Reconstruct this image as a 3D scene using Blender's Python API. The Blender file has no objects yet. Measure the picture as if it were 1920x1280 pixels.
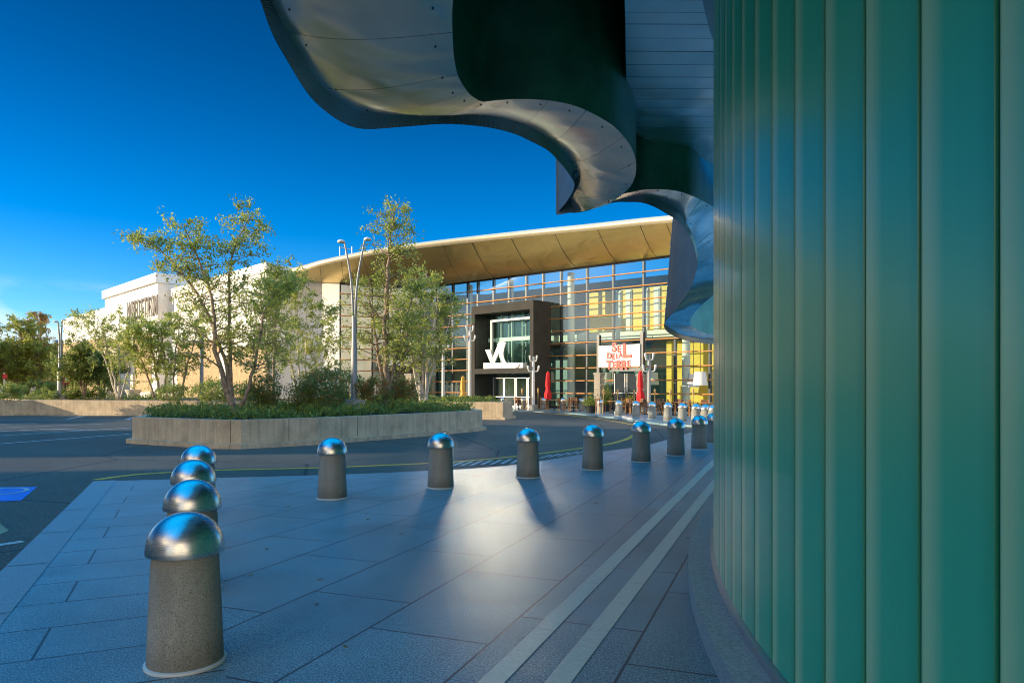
import bpy, math, random
import numpy as np
from mathutils import Vector, Matrix

random.seed(7); rng = np.random.default_rng(7)
S = bpy.context.scene
COL = S.collection
R = math.radians
F, HY, CH = 1333.33, 725.0, 1.6          # focal length (px of the 1920 wide photo), horizon row, eye height
ROAD = -0.08

# ------------------------------------------------------------------ measuring helpers
def at(px, py, d): return Vector(((px-960)/F*d, d, CH+(HY-py)/F*d))
def gp(px, py, z=0.0):
    d = (CH-z)*F/(py-HY); return Vector(((px-960)/F*d, d, z))
def catmull(pts, n=6):
    pts = [Vector(p) for p in pts]; out = []
    for i in range(len(pts)-1):
        p0 = pts[max(i-1,0)]; p1 = pts[i]; p2 = pts[i+1]; p3 = pts[min(i+2,len(pts)-1)]
        for k in range(n):
            t = k/n
            out.append(0.5*((2*p1)+(p2-p0)*t+(2*p0-5*p1+4*p2-p3)*t*t+(3*p1-p0-3*p2+p3)*t**3))
    out.append(pts[-1].copy()); return out

# ------------------------------------------------------------------ mesh builder
class MB:
    def __init__(s): s.v=[]; s.f=[]; s.mi=[]; s.cur=0; s.attr=None
    def quad(s,*p):
        i=len(s.v); s.v += [tuple(q) for q in p]; s.f.append(tuple(range(i,i+len(p)))); s.mi.append(s.cur)
    def face(s,idx): s.f.append(tuple(idx)); s.mi.append(s.cur)
    def box(s,c,size,rz=0.0,taper=1.0,up=None):
        cx,cy,cz=c; sx,sy,sz=[k/2 for k in size]; ca,sa=math.cos(rz),math.sin(rz); i=len(s.v)
        for dz in (-1,1):
            k = taper if dz>0 else 1
            for dx,dy in ((-1,-1),(1,-1),(1,1),(-1,1)):
                x,y=dx*sx*k,dy*sy*k
                s.v.append((cx+x*ca-y*sa, cy+x*sa+y*ca, cz+dz*sz))
        for q in ((0,3,2,1),(4,5,6,7),(0,1,5,4),(1,2,6,5),(2,3,7,6),(3,0,4,7)): s.face([i+k for k in q])
    def prism(s,poly,z0,z1):
        n=len(poly); i=len(s.v)
        for z in (z0,z1):
            for p in poly: s.v.append((p[0],p[1],z))
        a=sum(poly[k][0]*poly[(k+1)%n][1]-poly[(k+1)%n][0]*poly[k][1] for k in range(n))
        o=list(range(n)) if a>0 else list(range(n))[::-1]
        s.face([i+k for k in o[::-1]]); s.face([i+n+k for k in o])
        for k in range(n):
            a_,b_=o[k],o[(k+1)%n]; s.face([i+a_,i+b_,i+n+b_,i+n+a_])
    def slab(s,pts,off):      # planar polygon pts (3D) thickened by vector off
        n=len(pts); i=len(s.v); off=Vector(off)
        for p in pts: s.v.append(tuple(p))
        for p in pts: s.v.append(tuple(Vector(p)+off))
        s.face([i+k for k in range(n)]); s.face([i+n+k for k in range(n)][::-1])
        for k in range(n): s.face([i+k,i+n+k,i+n+(k+1)%n,i+(k+1)%n])
    def ring(s,outer,inner,z0,z1):
        n=len(outer); i=len(s.v)
        for z in (z0,z1):
            for p in outer: s.v.append((p[0],p[1],z))
            for p in inner: s.v.append((p[0],p[1],z))
        O0,I0,O1,I1=i,i+n,i+2*n,i+3*n
        for k in range(n):
            j=(k+1)%n
            s.face([O0+k,O0+j,O1+j,O1+k]); s.face([I0+j,I0+k,I1+k,I1+j])
            s.face([O1+k,O1+j,I1+j,I1+k]); s.face([O0+j,O0+k,I0+k,I0+j])
    def tube(s,path,rad,n=8,cap=True):
        path=[Vector(p) for p in path]; m=len(path)
        if not hasattr(rad,'__len__'): rad=[rad]*m
        i=len(s.v); ref=None
        for k,p in enumerate(path):
            t=(path[min(k+1,m-1)]-path[max(k-1,0)])
            t = t.normalized() if t.length>1e-9 else Vector((0,0,1))
            if ref is None:
                ref = Vector((1,0,0)) if abs(t.x)<0.9 else Vector((0,1,0))
            a=(ref-t*ref.dot(t))
            a = a.normalized() if a.length>1e-6 else t.orthogonal().normalized()
            ref=a; b=t.cross(a)
            for q in range(n):
                th=2*math.pi*q/n
                s.v.append(tuple(p+(a*math.cos(th)+b*math.sin(th))*rad[k]))
        for k in range(m-1):
            for q in range(n):
                q2=(q+1)%n; s.face([i+k*n+q,i+k*n+q2,i+(k+1)*n+q2,i+(k+1)*n+q])
        if cap:
            s.face([i+q for q in range(n)][::-1]); s.face([i+(m-1)*n+q for q in range(n)])
    def lathe(s,prof,n=24,c=(0,0,0)):
        i=len(s.v); m=len(prof)
        for r,z in prof:
            for q in range(n):
                th=2*math.pi*q/n; s.v.append((c[0]+r*math.cos(th),c[1]+r*math.sin(th),c[2]+z))
        for k in range(m-1):
            for q in range(n):
                q2=(q+1)%n; s.face([i+k*n+q,i+k*n+q2,i+(k+1)*n+q2,i+(k+1)*n+q])
        s.face([i+q for q in range(n)][::-1]); s.face([i+(m-1)*n+q for q in range(n)])
    def grid(s,rows,flip=False):       # rows of equal length lists of points
        i=len(s.v); n=len(rows[0])
        for r in rows:
            for p in r: s.v.append(tuple(p))
        for a in range(len(rows)-1):
            for b in range(n-1):
                q=[i+a*n+b,i+a*n+b+1,i+(a+1)*n+b+1,i+(a+1)*n+b]
                s.face(q[::-1] if flip else q)
    def build(s,name,mats,parent=None,smooth=False,loc=None,weld=False,auto=None):
        me=bpy.data.meshes.new(name)
        off=Vector((0,0,0)); p=parent
        while p is not None: off+=p.location; p=p.parent
        base=Vector(loc) if loc is not None else Vector((0,0,0))
        sub=off+base
        me.from_pydata([(x-sub.x,y-sub.y,z-sub.z) for x,y,z in s.v],[],s.f)
        if not isinstance(mats,(list,tuple)): mats=[mats]
        for m in mats: me.materials.append(m)
        if any(s.mi): me.polygons.foreach_set('material_index',s.mi)
        if smooth: me.polygons.foreach_set('use_smooth',[True]*len(me.polygons))
        if s.attr is not None:
            a=me.attributes.new('across','FLOAT','POINT'); a.data.foreach_set('value',s.attr)
        me.update()
        if auto is not None:
            me.set_sharp_from_angle(angle=R(auto))
        o=bpy.data.objects.new(name,me); COL.objects.link(o)
        if parent: o.parent=parent
        o.location=base
        return o

def tag(o,label=None,cat=None,group=None,kind=None):
    if label: o['label']=label
    if cat: o['category']=cat
    if group: o['group']=group
    if kind: o['kind']=kind
    return o
def thing(name,label,cat,loc=(0,0,0),group=None):
    o=bpy.data.objects.new(name,None); COL.objects.link(o); o.location=loc
    o.empty_display_size=.2
    return tag(o,label,cat,group)
def copy_tree(o,parent=None):
    c=o.copy(); COL.objects.link(c)
    if parent: c.parent=parent
    for ch in list(o.children): copy_tree(ch,c)
    return c

# ------------------------------------------------------------------ materials
class M:
    def __init__(s,name):
        s.m=bpy.data.materials.new(name); s.m.use_nodes=True; s.nt=s.m.node_tree; s.nt.nodes.clear()
        s.out=s.n('ShaderNodeOutputMaterial'); 
    def n(s,t,**kw):
        x=s.nt.nodes.new(t)
        for k,v in kw.items(): setattr(x,k,v)
        return x
    def l(s,a,b): s.nt.links.new(a,b)
    def bsdf(s,col=(.5,.5,.5),rough=.5,metal=0,spec=.5,**kw):
        b=s.n('ShaderNodeBsdfPrincipled')
        b.inputs['Base Color'].default_value=(*col,1); b.inputs['Roughness'].default_value=rough
        b.inputs['Metallic'].default_value=metal; b.inputs['Specular IOR Level'].default_value=spec
        s.b=b; s.l(b.outputs[0],s.out.inputs[0]); return b
    def coord(s,scale=(1,1,1),rot=(0,0,0),loc=(0,0,0),kind='Object',world=False):
        if world: src=s.n('ShaderNodeNewGeometry').outputs['Position']
        else: src=s.n('ShaderNodeTexCoord').outputs[kind]
        mp=s.n('ShaderNodeMapping'); mp.inputs['Scale'].default_value=scale; mp.inputs['Rotation'].default_value=rot; mp.inputs['Location'].default_value=loc
        s.l(src,mp.inputs[0]); return mp.outputs[0]
    def noise(s,vec,scale=5,detail=4,rough=.55,dist=0):
        x=s.n('ShaderNodeTexNoise'); x.inputs['Scale'].default_value=scale; x.inputs['Detail'].default_value=detail
        x.inputs['Roughness'].default_value=rough; x.inputs['Distortion'].default_value=dist
        if vec is not None: s.l(vec,x.inputs['Vector'])
        return x.outputs['Fac']
    def ramp(s,fac,stops):
        r=s.n('ShaderNodeValToRGB'); e=r.color_ramp.elements
        while len(e)<len(stops): e.new(.5)
        for k,(p,c) in enumerate(stops):
            e[k].position=p; e[k].color=(*c,1) if len(c)==3 else c
        s.l(fac,r.inputs[0]); return r.outputs[0]
    def mix(s,a,b,fac,mode='MIX'):
        x=s.n('ShaderNodeMix',data_type='RGBA',blend_type=mode)
        for sock,v in ((x.inputs[6],a),(x.inputs[7],b)):
            if isinstance(v,tuple): sock.default_value=(*v,1)
            else: s.l(v,sock)
        if isinstance(fac,(int,float)): x.inputs[0].default_value=fac
        else: s.l(fac,x.inputs[0])
        return x.outputs[2]
    def bump(s,h,strength=.2,dist=.02):
        x=s.n('ShaderNodeBump'); x.inputs['Strength'].default_value=strength; x.inputs['Distance'].default_value=dist
        s.l(h,x.inputs['Height']); s.l(x.outputs[0],s.b.inputs['Normal']); return x
    def col(s,c): s.l(c,s.b.inputs['Base Color'])
    def rough(s,c): s.l(c,s.b.inputs['Roughness'])

def simple(name,col,rough=.5,metal=0,spec=.5,var=.12,scale=3,bump=0):
    k=M(name); k.bsdf(col,rough,metal,spec)
    v=k.coord(); n=k.noise(v,scale,5)
    lo=tuple(max(0,c*(1-var)) for c in col); hi=tuple(min(1,c*(1+var)) for c in col)
    k.col(k.ramp(n,[(.3,lo),(.7,hi)]))
    if bump: k.bump(k.noise(v,scale*12,3),bump,.01)
    return k.m

def granite(name,rz,bw,bh,off=(0,0,0),tone=1.0):
    k=M(name); k.bsdf(rough=.4,spec=.55)
    v=k.coord(rot=(0,0,rz),loc=off,world=True)
    br=k.n('ShaderNodeTexBrick'); k.l(v,br.inputs['Vector'])
    br.offset=.37; br.inputs['Scale'].default_value=1; br.inputs['Mortar Size'].default_value=.009; br.inputs['Mortar Smooth'].default_value=.1
    br.inputs['Brick Width'].default_value=bw; br.inputs['Row Height'].default_value=bh
    br.inputs['Color1'].default_value=(.62,.62,.62,1); br.inputs['Color2'].default_value=(.95,.95,.95,1); br.inputs['Mortar'].default_value=(.5,.5,.5,1)
    br.inputs['Bias'].default_value=0
    w=k.coord(world=True)
    sp=k.noise(w,95,2,.75)
    g=k.ramp(sp,[(.36,(.06*tone,.06*tone,.065*tone)),(.46,(.24*tone,.24*tone,.245*tone)),(.56,(.33*tone,.33*tone,.335*tone)),(.66,(.75*tone,.74*tone,.72*tone))])
    st=k.noise(w,.9,5,.6)
    g=k.mix(g,k.ramp(st,[(.3,(.74,.74,.75)),(.7,(1.0,1.0,1.0))]),1,'MULTIPLY')
    g=k.mix(g,k.mix((1,1,1),br.outputs['Color'],.3),1,'MULTIPLY')
    vg=k.n('ShaderNodeTexVoronoi'); vg.inputs['Scale'].default_value=1.7; k.l(w,vg.inputs['Vector'])
    g=k.mix((.07,.07,.07),g,k.ramp(vg.outputs['Distance'],[(.022,(.25,.25,.25)),(.034,(1,1,1))]))
    big=k.ramp(k.noise(k.coord(world=True),.45,6,.7,.8),[(.38,(.80,.79,.77)),(.55,(1,1,1))]); g=k.mix(g,big,1,'MULTIPLY')
    g=k.mix(g,(.80,1.27,1.36),1,'MULTIPLY')
    g=k.mix(g,(.04,.04,.043),br.outputs['Fac'])
    k.col(g)
    k.rough(k.ramp(k.noise(w,40,3),[(.3,(.30,)*3),(.7,(.5,)*3)]))
    h=k.mix(sp,(0,0,0),br.outputs['Fac'])
    k.bump(h,.35,.004)
    return k.m

def asphalt():
    k=M('asphalt'); k.bsdf(rough=.75,spec=.35)
    w=k.coord(world=True)
    g=k.ramp(k.noise(w,70,3,.7),[(.35,(.032,.029,.024)),(.52,(.092,.083,.066)),(.68,(.29,.26,.205))])
    p=k.ramp(k.noise(w,.35,5,.6,.6),[(.3,(.7,.7,.7)),(.7,(1.15,1.13,1.08))])
    g=k.mix(g,p,1,'MULTIPLY')
    vo=k.n('ShaderNodeTexVoronoi',feature='DISTANCE_TO_EDGE'); vo.inputs['Scale'].default_value=.16; k.l(k.coord(world=True),vo.inputs['Vector'])
    g=k.mix((.012,.012,.013),g,k.ramp(vo.outputs['Distance'],[(.0,(0,0,0)),(.006,(1,1,1))]))
    k.col(g); k.bump(k.noise(w,90,2),.5,.006); return k.m

def concrete(name,col,streak=.5):
    k=M(name); k.bsdf(rough=.85,spec=.25)
    w=k.coord(world=True)
    base=k.ramp(k.noise(w,2.2,6,.65),[(.28,tuple(c*.72 for c in col)),(.7,tuple(c*1.12 for c in col))])
    s=k.ramp(k.noise(k.coord(scale=(3.6,3.6,.16),world=True),1.9,7,.75,.2),[(.36,(1-streak,1-streak*1.02,1-streak*1.05)),(.56,(1,1,1))])
    base=k.mix(base,s,1,'MULTIPLY')
    f=k.ramp(k.noise(w,60,2),[(.3,(.85,.85,.85)),(.7,(1.08,1.08,1.08))])
    k.col(k.mix(base,f,1,'MULTIPLY')); k.bump(k.noise(w,45,4),.25,.006); return k.m

def aggregate():
    k=M('bollard_concrete'); k.bsdf(rough=.8,spec=.3)
    v=k.coord()
    oi=k.n('ShaderNodeObjectInfo')
    g=k.ramp(k.noise(v,150,2,.8),[(.34,(.16,.16,.135)),(.5,(.34,.335,.285)),(.68,(.43,.42,.36)),(.8,(.58,.57,.50))])
    g=k.mix(g,k.ramp(k.noise(k.coord(scale=(3,3,.7)),2.5,5,.6),[(.3,(.75,.74,.72)),(.7,(1.05,1.05,1.05))]),1,'MULTIPLY')
    vo=k.n('ShaderNodeTexVoronoi'); vo.inputs['Scale'].default_value=42; k.l(v,vo.inputs['Vector'])
    g=k.mix((.07,.06,.05),g,k.ramp(vo.outputs['Distance'],[(.10,(0,0,0)),(.16,(1,1,1))]))
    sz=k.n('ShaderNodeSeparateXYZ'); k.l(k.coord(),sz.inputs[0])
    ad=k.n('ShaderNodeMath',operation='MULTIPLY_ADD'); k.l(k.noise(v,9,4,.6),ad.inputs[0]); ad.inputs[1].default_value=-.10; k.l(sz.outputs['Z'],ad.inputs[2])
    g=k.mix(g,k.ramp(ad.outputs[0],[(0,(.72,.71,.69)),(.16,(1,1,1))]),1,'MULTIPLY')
    k.col(g); k.bump(k.noise(v,110,3),.3,.004); return k.m

def brushed(name,col,rough,stretch=(1,1,60),bs=.03,wav=0,scale=6):
    k=M(name); k.bsdf(col,rough,.92 if wav else 1.0)
    n=k.noise(k.coord(scale=stretch),scale,4,.6)
    if not wav: k.rough(k.ramp(n,[(.3,(rough*.8,)*3),(.7,(rough*1.3,)*3)]))
    else: k.rough(k.ramp(k.noise(k.coord(world=True),1.7,4),[(.3,(rough*.75,)*3),(.7,(rough*1.25,)*3)]))
    st=k.ramp(k.noise(k.coord(world=True),1.3,2,.5),[(.3,tuple(c*.85 for c in col)),(.65,col)])
    k.col(st)
    if wav:
        h=k.noise(k.coord(world=True),wav,1.5,.4,.6); b=k.bump(h,bs,.3)
    else: k.bump(n,bs,.01)
    return k.m

def leafmat(name,stops,trans=.52):
    k=M(name); a=k.n('ShaderNodeAttribute',attribute_name='tint')
    c=k.ramp(a.outputs['Fac'],stops)
    d=k.n('ShaderNodeBsdfPrincipled'); d.inputs['Roughness'].default_value=.5; d.inputs['Specular IOR Level'].default_value=.4
    k.l(c,d.inputs['Base Color'])
    t=k.n('ShaderNodeBsdfTranslucent'); k.l(k.mix(c,(1.0,.95,.35),.3,'MIX'),t.inputs['Color'])
    hs=k.n('ShaderNodeMixShader'); hs.inputs[0].default_value=trans
    k.l(d.outputs[0],hs.inputs[1]); k.l(t.outputs[0],hs.inputs[2]); k.l(hs.outputs[0],k.out.inputs[0]); return k.m

MAT={}
MAT['granite']=granite('granite_paving',R(-69),1.55,.86)
MAT['granite2']=granite('granite_paving_strip',R(-24.3),2.3,.62,tone=1.0)
MAT['terrace']=granite('terrace_paving',R(45),.9,.6,tone=1.15)
MAT['asphalt']=asphalt()
MAT['concrete']=concrete('planter_concrete',(.64,.50,.33),.26)
MAT['bollard']=aggregate()
MAT['cap']=brushed('brushed_steel_cap',(.66,.68,.68),.27,(1,1,40),.02,scale=8)
MAT['whitering']=simple('white_sealant',(.62,.65,.62),.6)
MAT['inlay']=simple('pale_granite_inlay',(.78,.68,.54),.45,var=.1,scale=30)
MAT['kerbstone']=simple('dark_granite_kerb',(.33,.40,.40),.5,var=.35,scale=60,bump=.2)
MAT['border']=simple('granite_border',(.24,.29,.31),.5,var=.3,scale=60,bump=.2)
MAT['yellow']=simple('yellow_road_paint',(.80,.40,.02),.6,var=.2,scale=9)
MAT['white_paint']=simple('white_road_paint',(.46,.46,.44),.7,var=.45,scale=14)
MAT['blue_paint']=simple('blue_road_paint',(.02,.16,.62),.5,var=.15,scale=4)
MAT['soil']=simple('mulch',(.07,.04,.025),.95,var=.5,scale=30,bump=.6)
MAT['ground']=simple('ground_soil',(.09,.09,.06),.95,var=.3,scale=.2)
MAT['stucco']=simple('white_stucco',(.84,.80,.72),.85,var=.05,scale=.6)
MAT['tan']=concrete('tan_stone',(.56,.40,.22),.15)
MAT['beige']=simple('beige_render',(.62,.52,.38),.85,var=.06)
MAT['grey_metal']=simple('grey_metal',(.42,.43,.44),.35,.6,var=.08)
MAT['pole']=simple('galvanised_pole',(.30,.31,.31),.5,.3,var=.08)
MAT['white_metal']=simple('white_metal',(.66,.66,.63),.4,0,var=.04)
MAT['dark_metal']=simple('dark_metal',(.035,.036,.04),.4,.5,var=.2)
MAT['mullion']=simple('blue_grey_mullion',(.03,.045,.06),.45,.2,var=.1)
MAT['bronze']=simple('bronze_cladding',(.052,.05,.046),.75,0,.15,var=.15,scale=1.5)
MAT['bronze_dark']=simple('dark_bronze_lining',(.045,.045,.042),.35,.4,var=.2)
MAT['louvre']=simple('orange_timber',(.55,.24,.07),.5,var=.2,scale=4)
MAT['letters_dark']=simple('dark_letters',(.14,.11,.08),.5)
MAT['red_letters']=simple('red_letters',(.62,.03,.012),.5,var=.2,scale=6)
MAT['red_fabric']=simple('red_canvas',(.70,.015,.02),.8,var=.15)
MAT['yellow_fabric']=simple('ochre_canvas',(.70,.38,.07),.8,var=.15)
MAT['wicker']=simple('brown_wicker',(.16,.075,.04),.7,var=.4,scale=40)
MAT['bamboo']=simple('bamboo',(.55,.33,.12),.6,var=.25,scale=20)
MAT['stone']=concrete('stacked_stone',(.42,.37,.30),.3)
MAT['bark']=simple('birch_bark',(.30,.22,.15),.85,var=.55,scale=9,bump=.5)
MAT['bark_pale']=simple('pale_birch_bark',(.58,.50,.40),.8,var=.4,scale=7,bump=.4)
MAT['cream']=simple('cream_interior',(.72,.70,.58),.7,var=.06)
MAT['int_wall']=simple('dim_interior_wall',(.34,.38,.33),.7,var=.3,scale=.5)
MAT['yellow_wall']=simple('yellow_interior',(.88,.64,.08),.6,var=.06)
MAT['white_int']=simple('white_interior',(.82,.82,.76),.6,var=.03)
MAT['teal_int']=simple('teal_interior',(.10,.25,.26),.5,var=.1)
MAT['floor_int']=simple('interior_floor',(.35,.33,.28),.4,var=.1)
MAT['shade']=simple('lamp_shade_fabric',(.80,.78,.70),.8,var=.03)
MAT['darkgreen']=simple('dark_green_cladding',(.06,.24,.15),.38,0,.5,var=.3,scale=2)
MAT['steel']=brushed('stainless_soffit',(.95,.94,.92),.2,(1,1,1),.22,wav=.7)
MAT['steel_dark']=brushed('weathered_steel_soffit',(.88,.89,.88),.38,(1,1,1),.2,wav=.9)
MAT['steel_face']=simple('steel_fascia',(.22,.215,.205),.5,.2,var=.12,scale=1.5)
MAT['black']=simple('black_gap',(.01,.011,.011),.8)
MAT['rivet']=simple('rivets',(.75,.75,.75),.3,.8)
MAT['concrete_grey']=concrete('grey_concrete',(.38,.36,.32),.25)
MAT['pot']=simple('pale_pot',(.62,.55,.42),.8)
MAT['flower']=simple('red_flowers',(.6,.03,.05),.7)
MAT['skin_white']=simple('white_mannequin',(.78,.78,.74),.5)
MAT['sign_red']=simple('red_sign',(.62,.02,.02),.5)
MAT['far_grey']=simple('distant_slate',(.10,.13,.16),.7)
MAT['office']=simple('office_panel',(.40,.37,.32),.8)
MAT['window_dark']=simple('dark_window',(.03,.04,.05),.1)
MAT['grass_dry']=simple('dry_leaf',(.30,.17,.05),.8,var=.5)

def ribbed():
    k=M('ribbed_lip'); k.bsdf((.34,.33,.29),.4,.6)
    return k.m
MAT['lip']=ribbed()

def gold():
    k=M('gold_soffit'); k.bsdf((.78,.58,.24),.34,.6)
    w=k.coord(world=True)
    k.col(k.ramp(k.noise(w,.5,5,.6),[(.3,(.77,.57,.21)),(.7,(.80,.60,.24))]))
    k.rough(k.ramp(k.noise(w,1.1,4),[(.3,(.28,)*3),(.7,(.36,)*3)]))
    k.bump(k.noise(k.coord(scale=(.8,.8,1.6),world=True),.6,3,.5,1.2),.12,.5); return k.m
MAT['gold']=gold()
MAT['gold_edge']=simple('gold_edge',(.78,.66,.44),.3,.5,var=.05)

def facade_glass(nm,lo):
    k=M(nm)
    t=k.n('ShaderNodeBsdfTransparent'); t.inputs[0].default_value=(.84,.95,.92,1)
    g=k.n('ShaderNodeBsdfGlossy',distribution='BECKMANN'); g.inputs['Color'].default_value=(.9,.97,1,1); g.inputs['Roughness'].default_value=.11
    fr=k.n('ShaderNodeLayerWeight'); fr.inputs[0].default_value=.5
    pw=k.n('ShaderNodeMath',operation='POWER'); pw.inputs[1].default_value=4; k.l(fr.outputs['Facing'],pw.inputs[0])
    mr=k.n('ShaderNodeMapRange'); mr.inputs[3].default_value=lo; mr.inputs[4].default_value=1.0
    k.l(pw.outputs[0],mr.inputs[0])
    mx=k.n('ShaderNodeMixShader'); k.l(mr.outputs[0],mx.inputs[0]); k.l(t.outputs[0],mx.inputs[1]); k.l(g.outputs[0],mx.inputs[2])
    k.l(mx.outputs[0],k.out.inputs[0]); return k.m
MAT['glass']=facade_glass('curtain_wall_glass',.20); MAT['clear_glass']=facade_glass('clear_glass',.02)

def channel_glass():
    k=M('green_channel_glass'); k.bsdf((.02,.2,.17),.3,0,.5); k.b.inputs['IOR'].default_value=1.55
    k.b.inputs['Coat Weight'].default_value=.1; k.b.inputs['Coat Roughness'].default_value=.12
    a=k.n('ShaderNodeAttribute',attribute_name='across')
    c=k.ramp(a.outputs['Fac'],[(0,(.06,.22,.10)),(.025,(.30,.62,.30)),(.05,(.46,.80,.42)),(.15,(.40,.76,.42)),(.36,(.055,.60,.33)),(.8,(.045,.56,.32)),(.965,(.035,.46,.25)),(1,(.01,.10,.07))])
    w=k.coord(scale=(40,40,.7),world=True)
    c=k.mix(c,k.ramp(k.noise(w,1.2,4),[(.3,(.98,.98,.98)),(.7,(1.01,1.01,1.01))]),1,'MULTIPLY')
    k.col(c)
    k.bump(k.noise(k.coord(world=True),220,2),.12,.002); return k.m
MAT['channel']=channel_glass()

MAT['leaf']=leafmat('birch_leaves',[(0,(.10,.17,.018)),(.4,(.26,.34,.034)),(.75,(.46,.50,.06)),(1,(.70,.66,.18))])
MAT['leaf_dark']=leafmat('dark_leaves',[(0,(.05,.10,.016)),(.5,(.14,.22,.026)),(1,(.32,.38,.05))],.45)
MAT['leaf_red']=leafmat('autumn_leaves',[(0,(.05,.085,.015)),(.5,(.14,.20,.025)),(.68,(.28,.24,.04)),(.85,(.45,.14,.03)),(1,(.45,.07,.03))],.4)
MAT['leaf_brown']=leafmat('russet_leaves',[(0,(.16,.14,.03)),(.4,(.36,.22,.05)),(.75,(.46,.19,.06)),(1,(.52,.28,.09))],.4)
MAT['leaf_yellow']=leafmat('yellow_green_leaves',[(0,(.14,.19,.02)),(.5,(.30,.34,.035)),(1,(.50,.46,.08))],.45)
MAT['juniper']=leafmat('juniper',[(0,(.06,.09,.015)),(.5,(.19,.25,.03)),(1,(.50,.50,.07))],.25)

# ------------------------------------------------------------------ world, sun, camera
SUN_I=Vector((.990,.141,0)).normalized(); SUN_EL=R(10.8)
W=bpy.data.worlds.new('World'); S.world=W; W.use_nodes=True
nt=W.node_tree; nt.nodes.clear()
def wn(t): return nt.nodes.new(t)
sky=wn('ShaderNodeTexSky'); sky.sky_type='NISHITA'; sky.sun_disc=False; sky.sun_elevation=SUN_EL
sky.sun_rotation=math.atan2(-SUN_I.x,-SUN_I.y)   # compass bearing of the sun
sky.altitude=0; sky.air_density=1.0; sky.dust_density=.15; sky.ozone_density=4.0
hs=wn('ShaderNodeHueSaturation'); hs.inputs['Saturation'].default_value=1.4; hs.inputs['Value'].default_value=1.0
nt.links.new(sky.outputs[0],hs.inputs['Color'])
tc=wn('ShaderNodeTexCoord'); mp=wn('ShaderNodeMapping'); mp.inputs['Scale'].default_value=(2.2,2.2,9); nt.links.new(tc.outputs['Generated'],mp.inputs[0])
cn=wn('ShaderNodeTexNoise'); cn.inputs['Scale'].default_value=1.9; cn.inputs['Detail'].default_value=7; cn.inputs['Roughness'].default_value=.6; cn.inputs['Distortion'].default_value=.4
nt.links.new(mp.outputs[0],cn.inputs['Vector'])
cr=wn('ShaderNodeValToRGB'); cr.color_ramp.elements[0].position=.36; cr.color_ramp.elements[1].position=.56; nt.links.new(cn.outputs['Fac'],cr.inputs[0])
sx=wn('ShaderNodeSeparateXYZ'); nt.links.new(tc.outputs['Generated'],sx.inputs[0])
mr=wn('ShaderNodeMapRange'); mr.inputs[1].default_value=.055; mr.inputs[2].default_value=.13; mr.inputs[3].default_value=1; mr.inputs[4].default_value=0; nt.links.new(sx.outputs['Z'],mr.inputs[0])
mx2=wn('ShaderNodeMapRange'); mx2.inputs[1].default_value=-.38; mx2.inputs[2].default_value=-.5; mx2.inputs[3].default_value=0; mx2.inputs[4].default_value=1; nt.links.new(sx.outputs['X'],mx2.inputs[0])
mm=wn('ShaderNodeMath'); mm.operation='MULTIPLY'; nt.links.new(mr.outputs[0],mm.inputs[0]); nt.links.new(cr.outputs[0],mm.inputs[1])
m3=wn('ShaderNodeMath'); m3.operation='MULTIPLY'; nt.links.new(mm.outputs[0],m3.inputs[0]); nt.links.new(mx2.outputs[0],m3.inputs[1])
def mrange(src,a,b_,c,d):
    x=wn('ShaderNodeMapRange'); x.interpolation_type='SMOOTHSTEP'
    x.inputs[1].default_value=a; x.inputs[2].default_value=b_; x.inputs[3].default_value=c; x.inputs[4].default_value=d
    nt.links.new(src,x.inputs[0]); return x.outputs[0]
def mmath(op,a,b_):
    x=wn('ShaderNodeMath'); x.operation=op
    for k,v in enumerate((a,b_)):
        if isinstance(v,(int,float)): x.inputs[k].default_value=v
        else: nt.links.new(v,x.inputs[k])
    return x.outputs[0]
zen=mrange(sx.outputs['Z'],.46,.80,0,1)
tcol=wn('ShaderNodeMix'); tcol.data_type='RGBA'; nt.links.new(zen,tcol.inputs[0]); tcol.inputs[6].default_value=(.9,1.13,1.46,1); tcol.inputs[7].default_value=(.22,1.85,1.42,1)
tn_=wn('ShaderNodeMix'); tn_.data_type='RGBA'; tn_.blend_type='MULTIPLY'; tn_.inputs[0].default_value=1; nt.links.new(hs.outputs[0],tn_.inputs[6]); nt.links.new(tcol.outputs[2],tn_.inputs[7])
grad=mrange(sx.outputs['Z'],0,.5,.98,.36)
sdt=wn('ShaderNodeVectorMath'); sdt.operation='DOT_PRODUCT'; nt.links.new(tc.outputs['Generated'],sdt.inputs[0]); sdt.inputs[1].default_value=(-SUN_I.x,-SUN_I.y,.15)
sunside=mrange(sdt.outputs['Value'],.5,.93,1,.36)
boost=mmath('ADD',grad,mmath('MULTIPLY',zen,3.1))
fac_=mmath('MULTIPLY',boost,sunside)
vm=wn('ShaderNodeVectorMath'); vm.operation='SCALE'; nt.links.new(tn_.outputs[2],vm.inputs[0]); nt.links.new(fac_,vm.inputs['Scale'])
# warm cloud glow added low in the unseen sky behind the camera as fill
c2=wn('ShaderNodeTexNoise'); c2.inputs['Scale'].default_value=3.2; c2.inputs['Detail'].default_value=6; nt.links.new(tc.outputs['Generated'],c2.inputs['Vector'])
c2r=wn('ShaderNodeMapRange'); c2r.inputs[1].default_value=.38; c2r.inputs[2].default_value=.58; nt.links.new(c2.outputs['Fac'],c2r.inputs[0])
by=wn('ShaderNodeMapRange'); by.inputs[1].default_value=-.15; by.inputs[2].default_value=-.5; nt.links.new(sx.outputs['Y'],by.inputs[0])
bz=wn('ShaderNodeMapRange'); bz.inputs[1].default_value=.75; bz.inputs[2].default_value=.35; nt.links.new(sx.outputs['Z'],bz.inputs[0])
ma=wn('ShaderNodeMath'); ma.operation='MULTIPLY'; nt.links.new(c2r.outputs[0],ma.inputs[0]); nt.links.new(by.outputs[0],ma.inputs[1])
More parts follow.
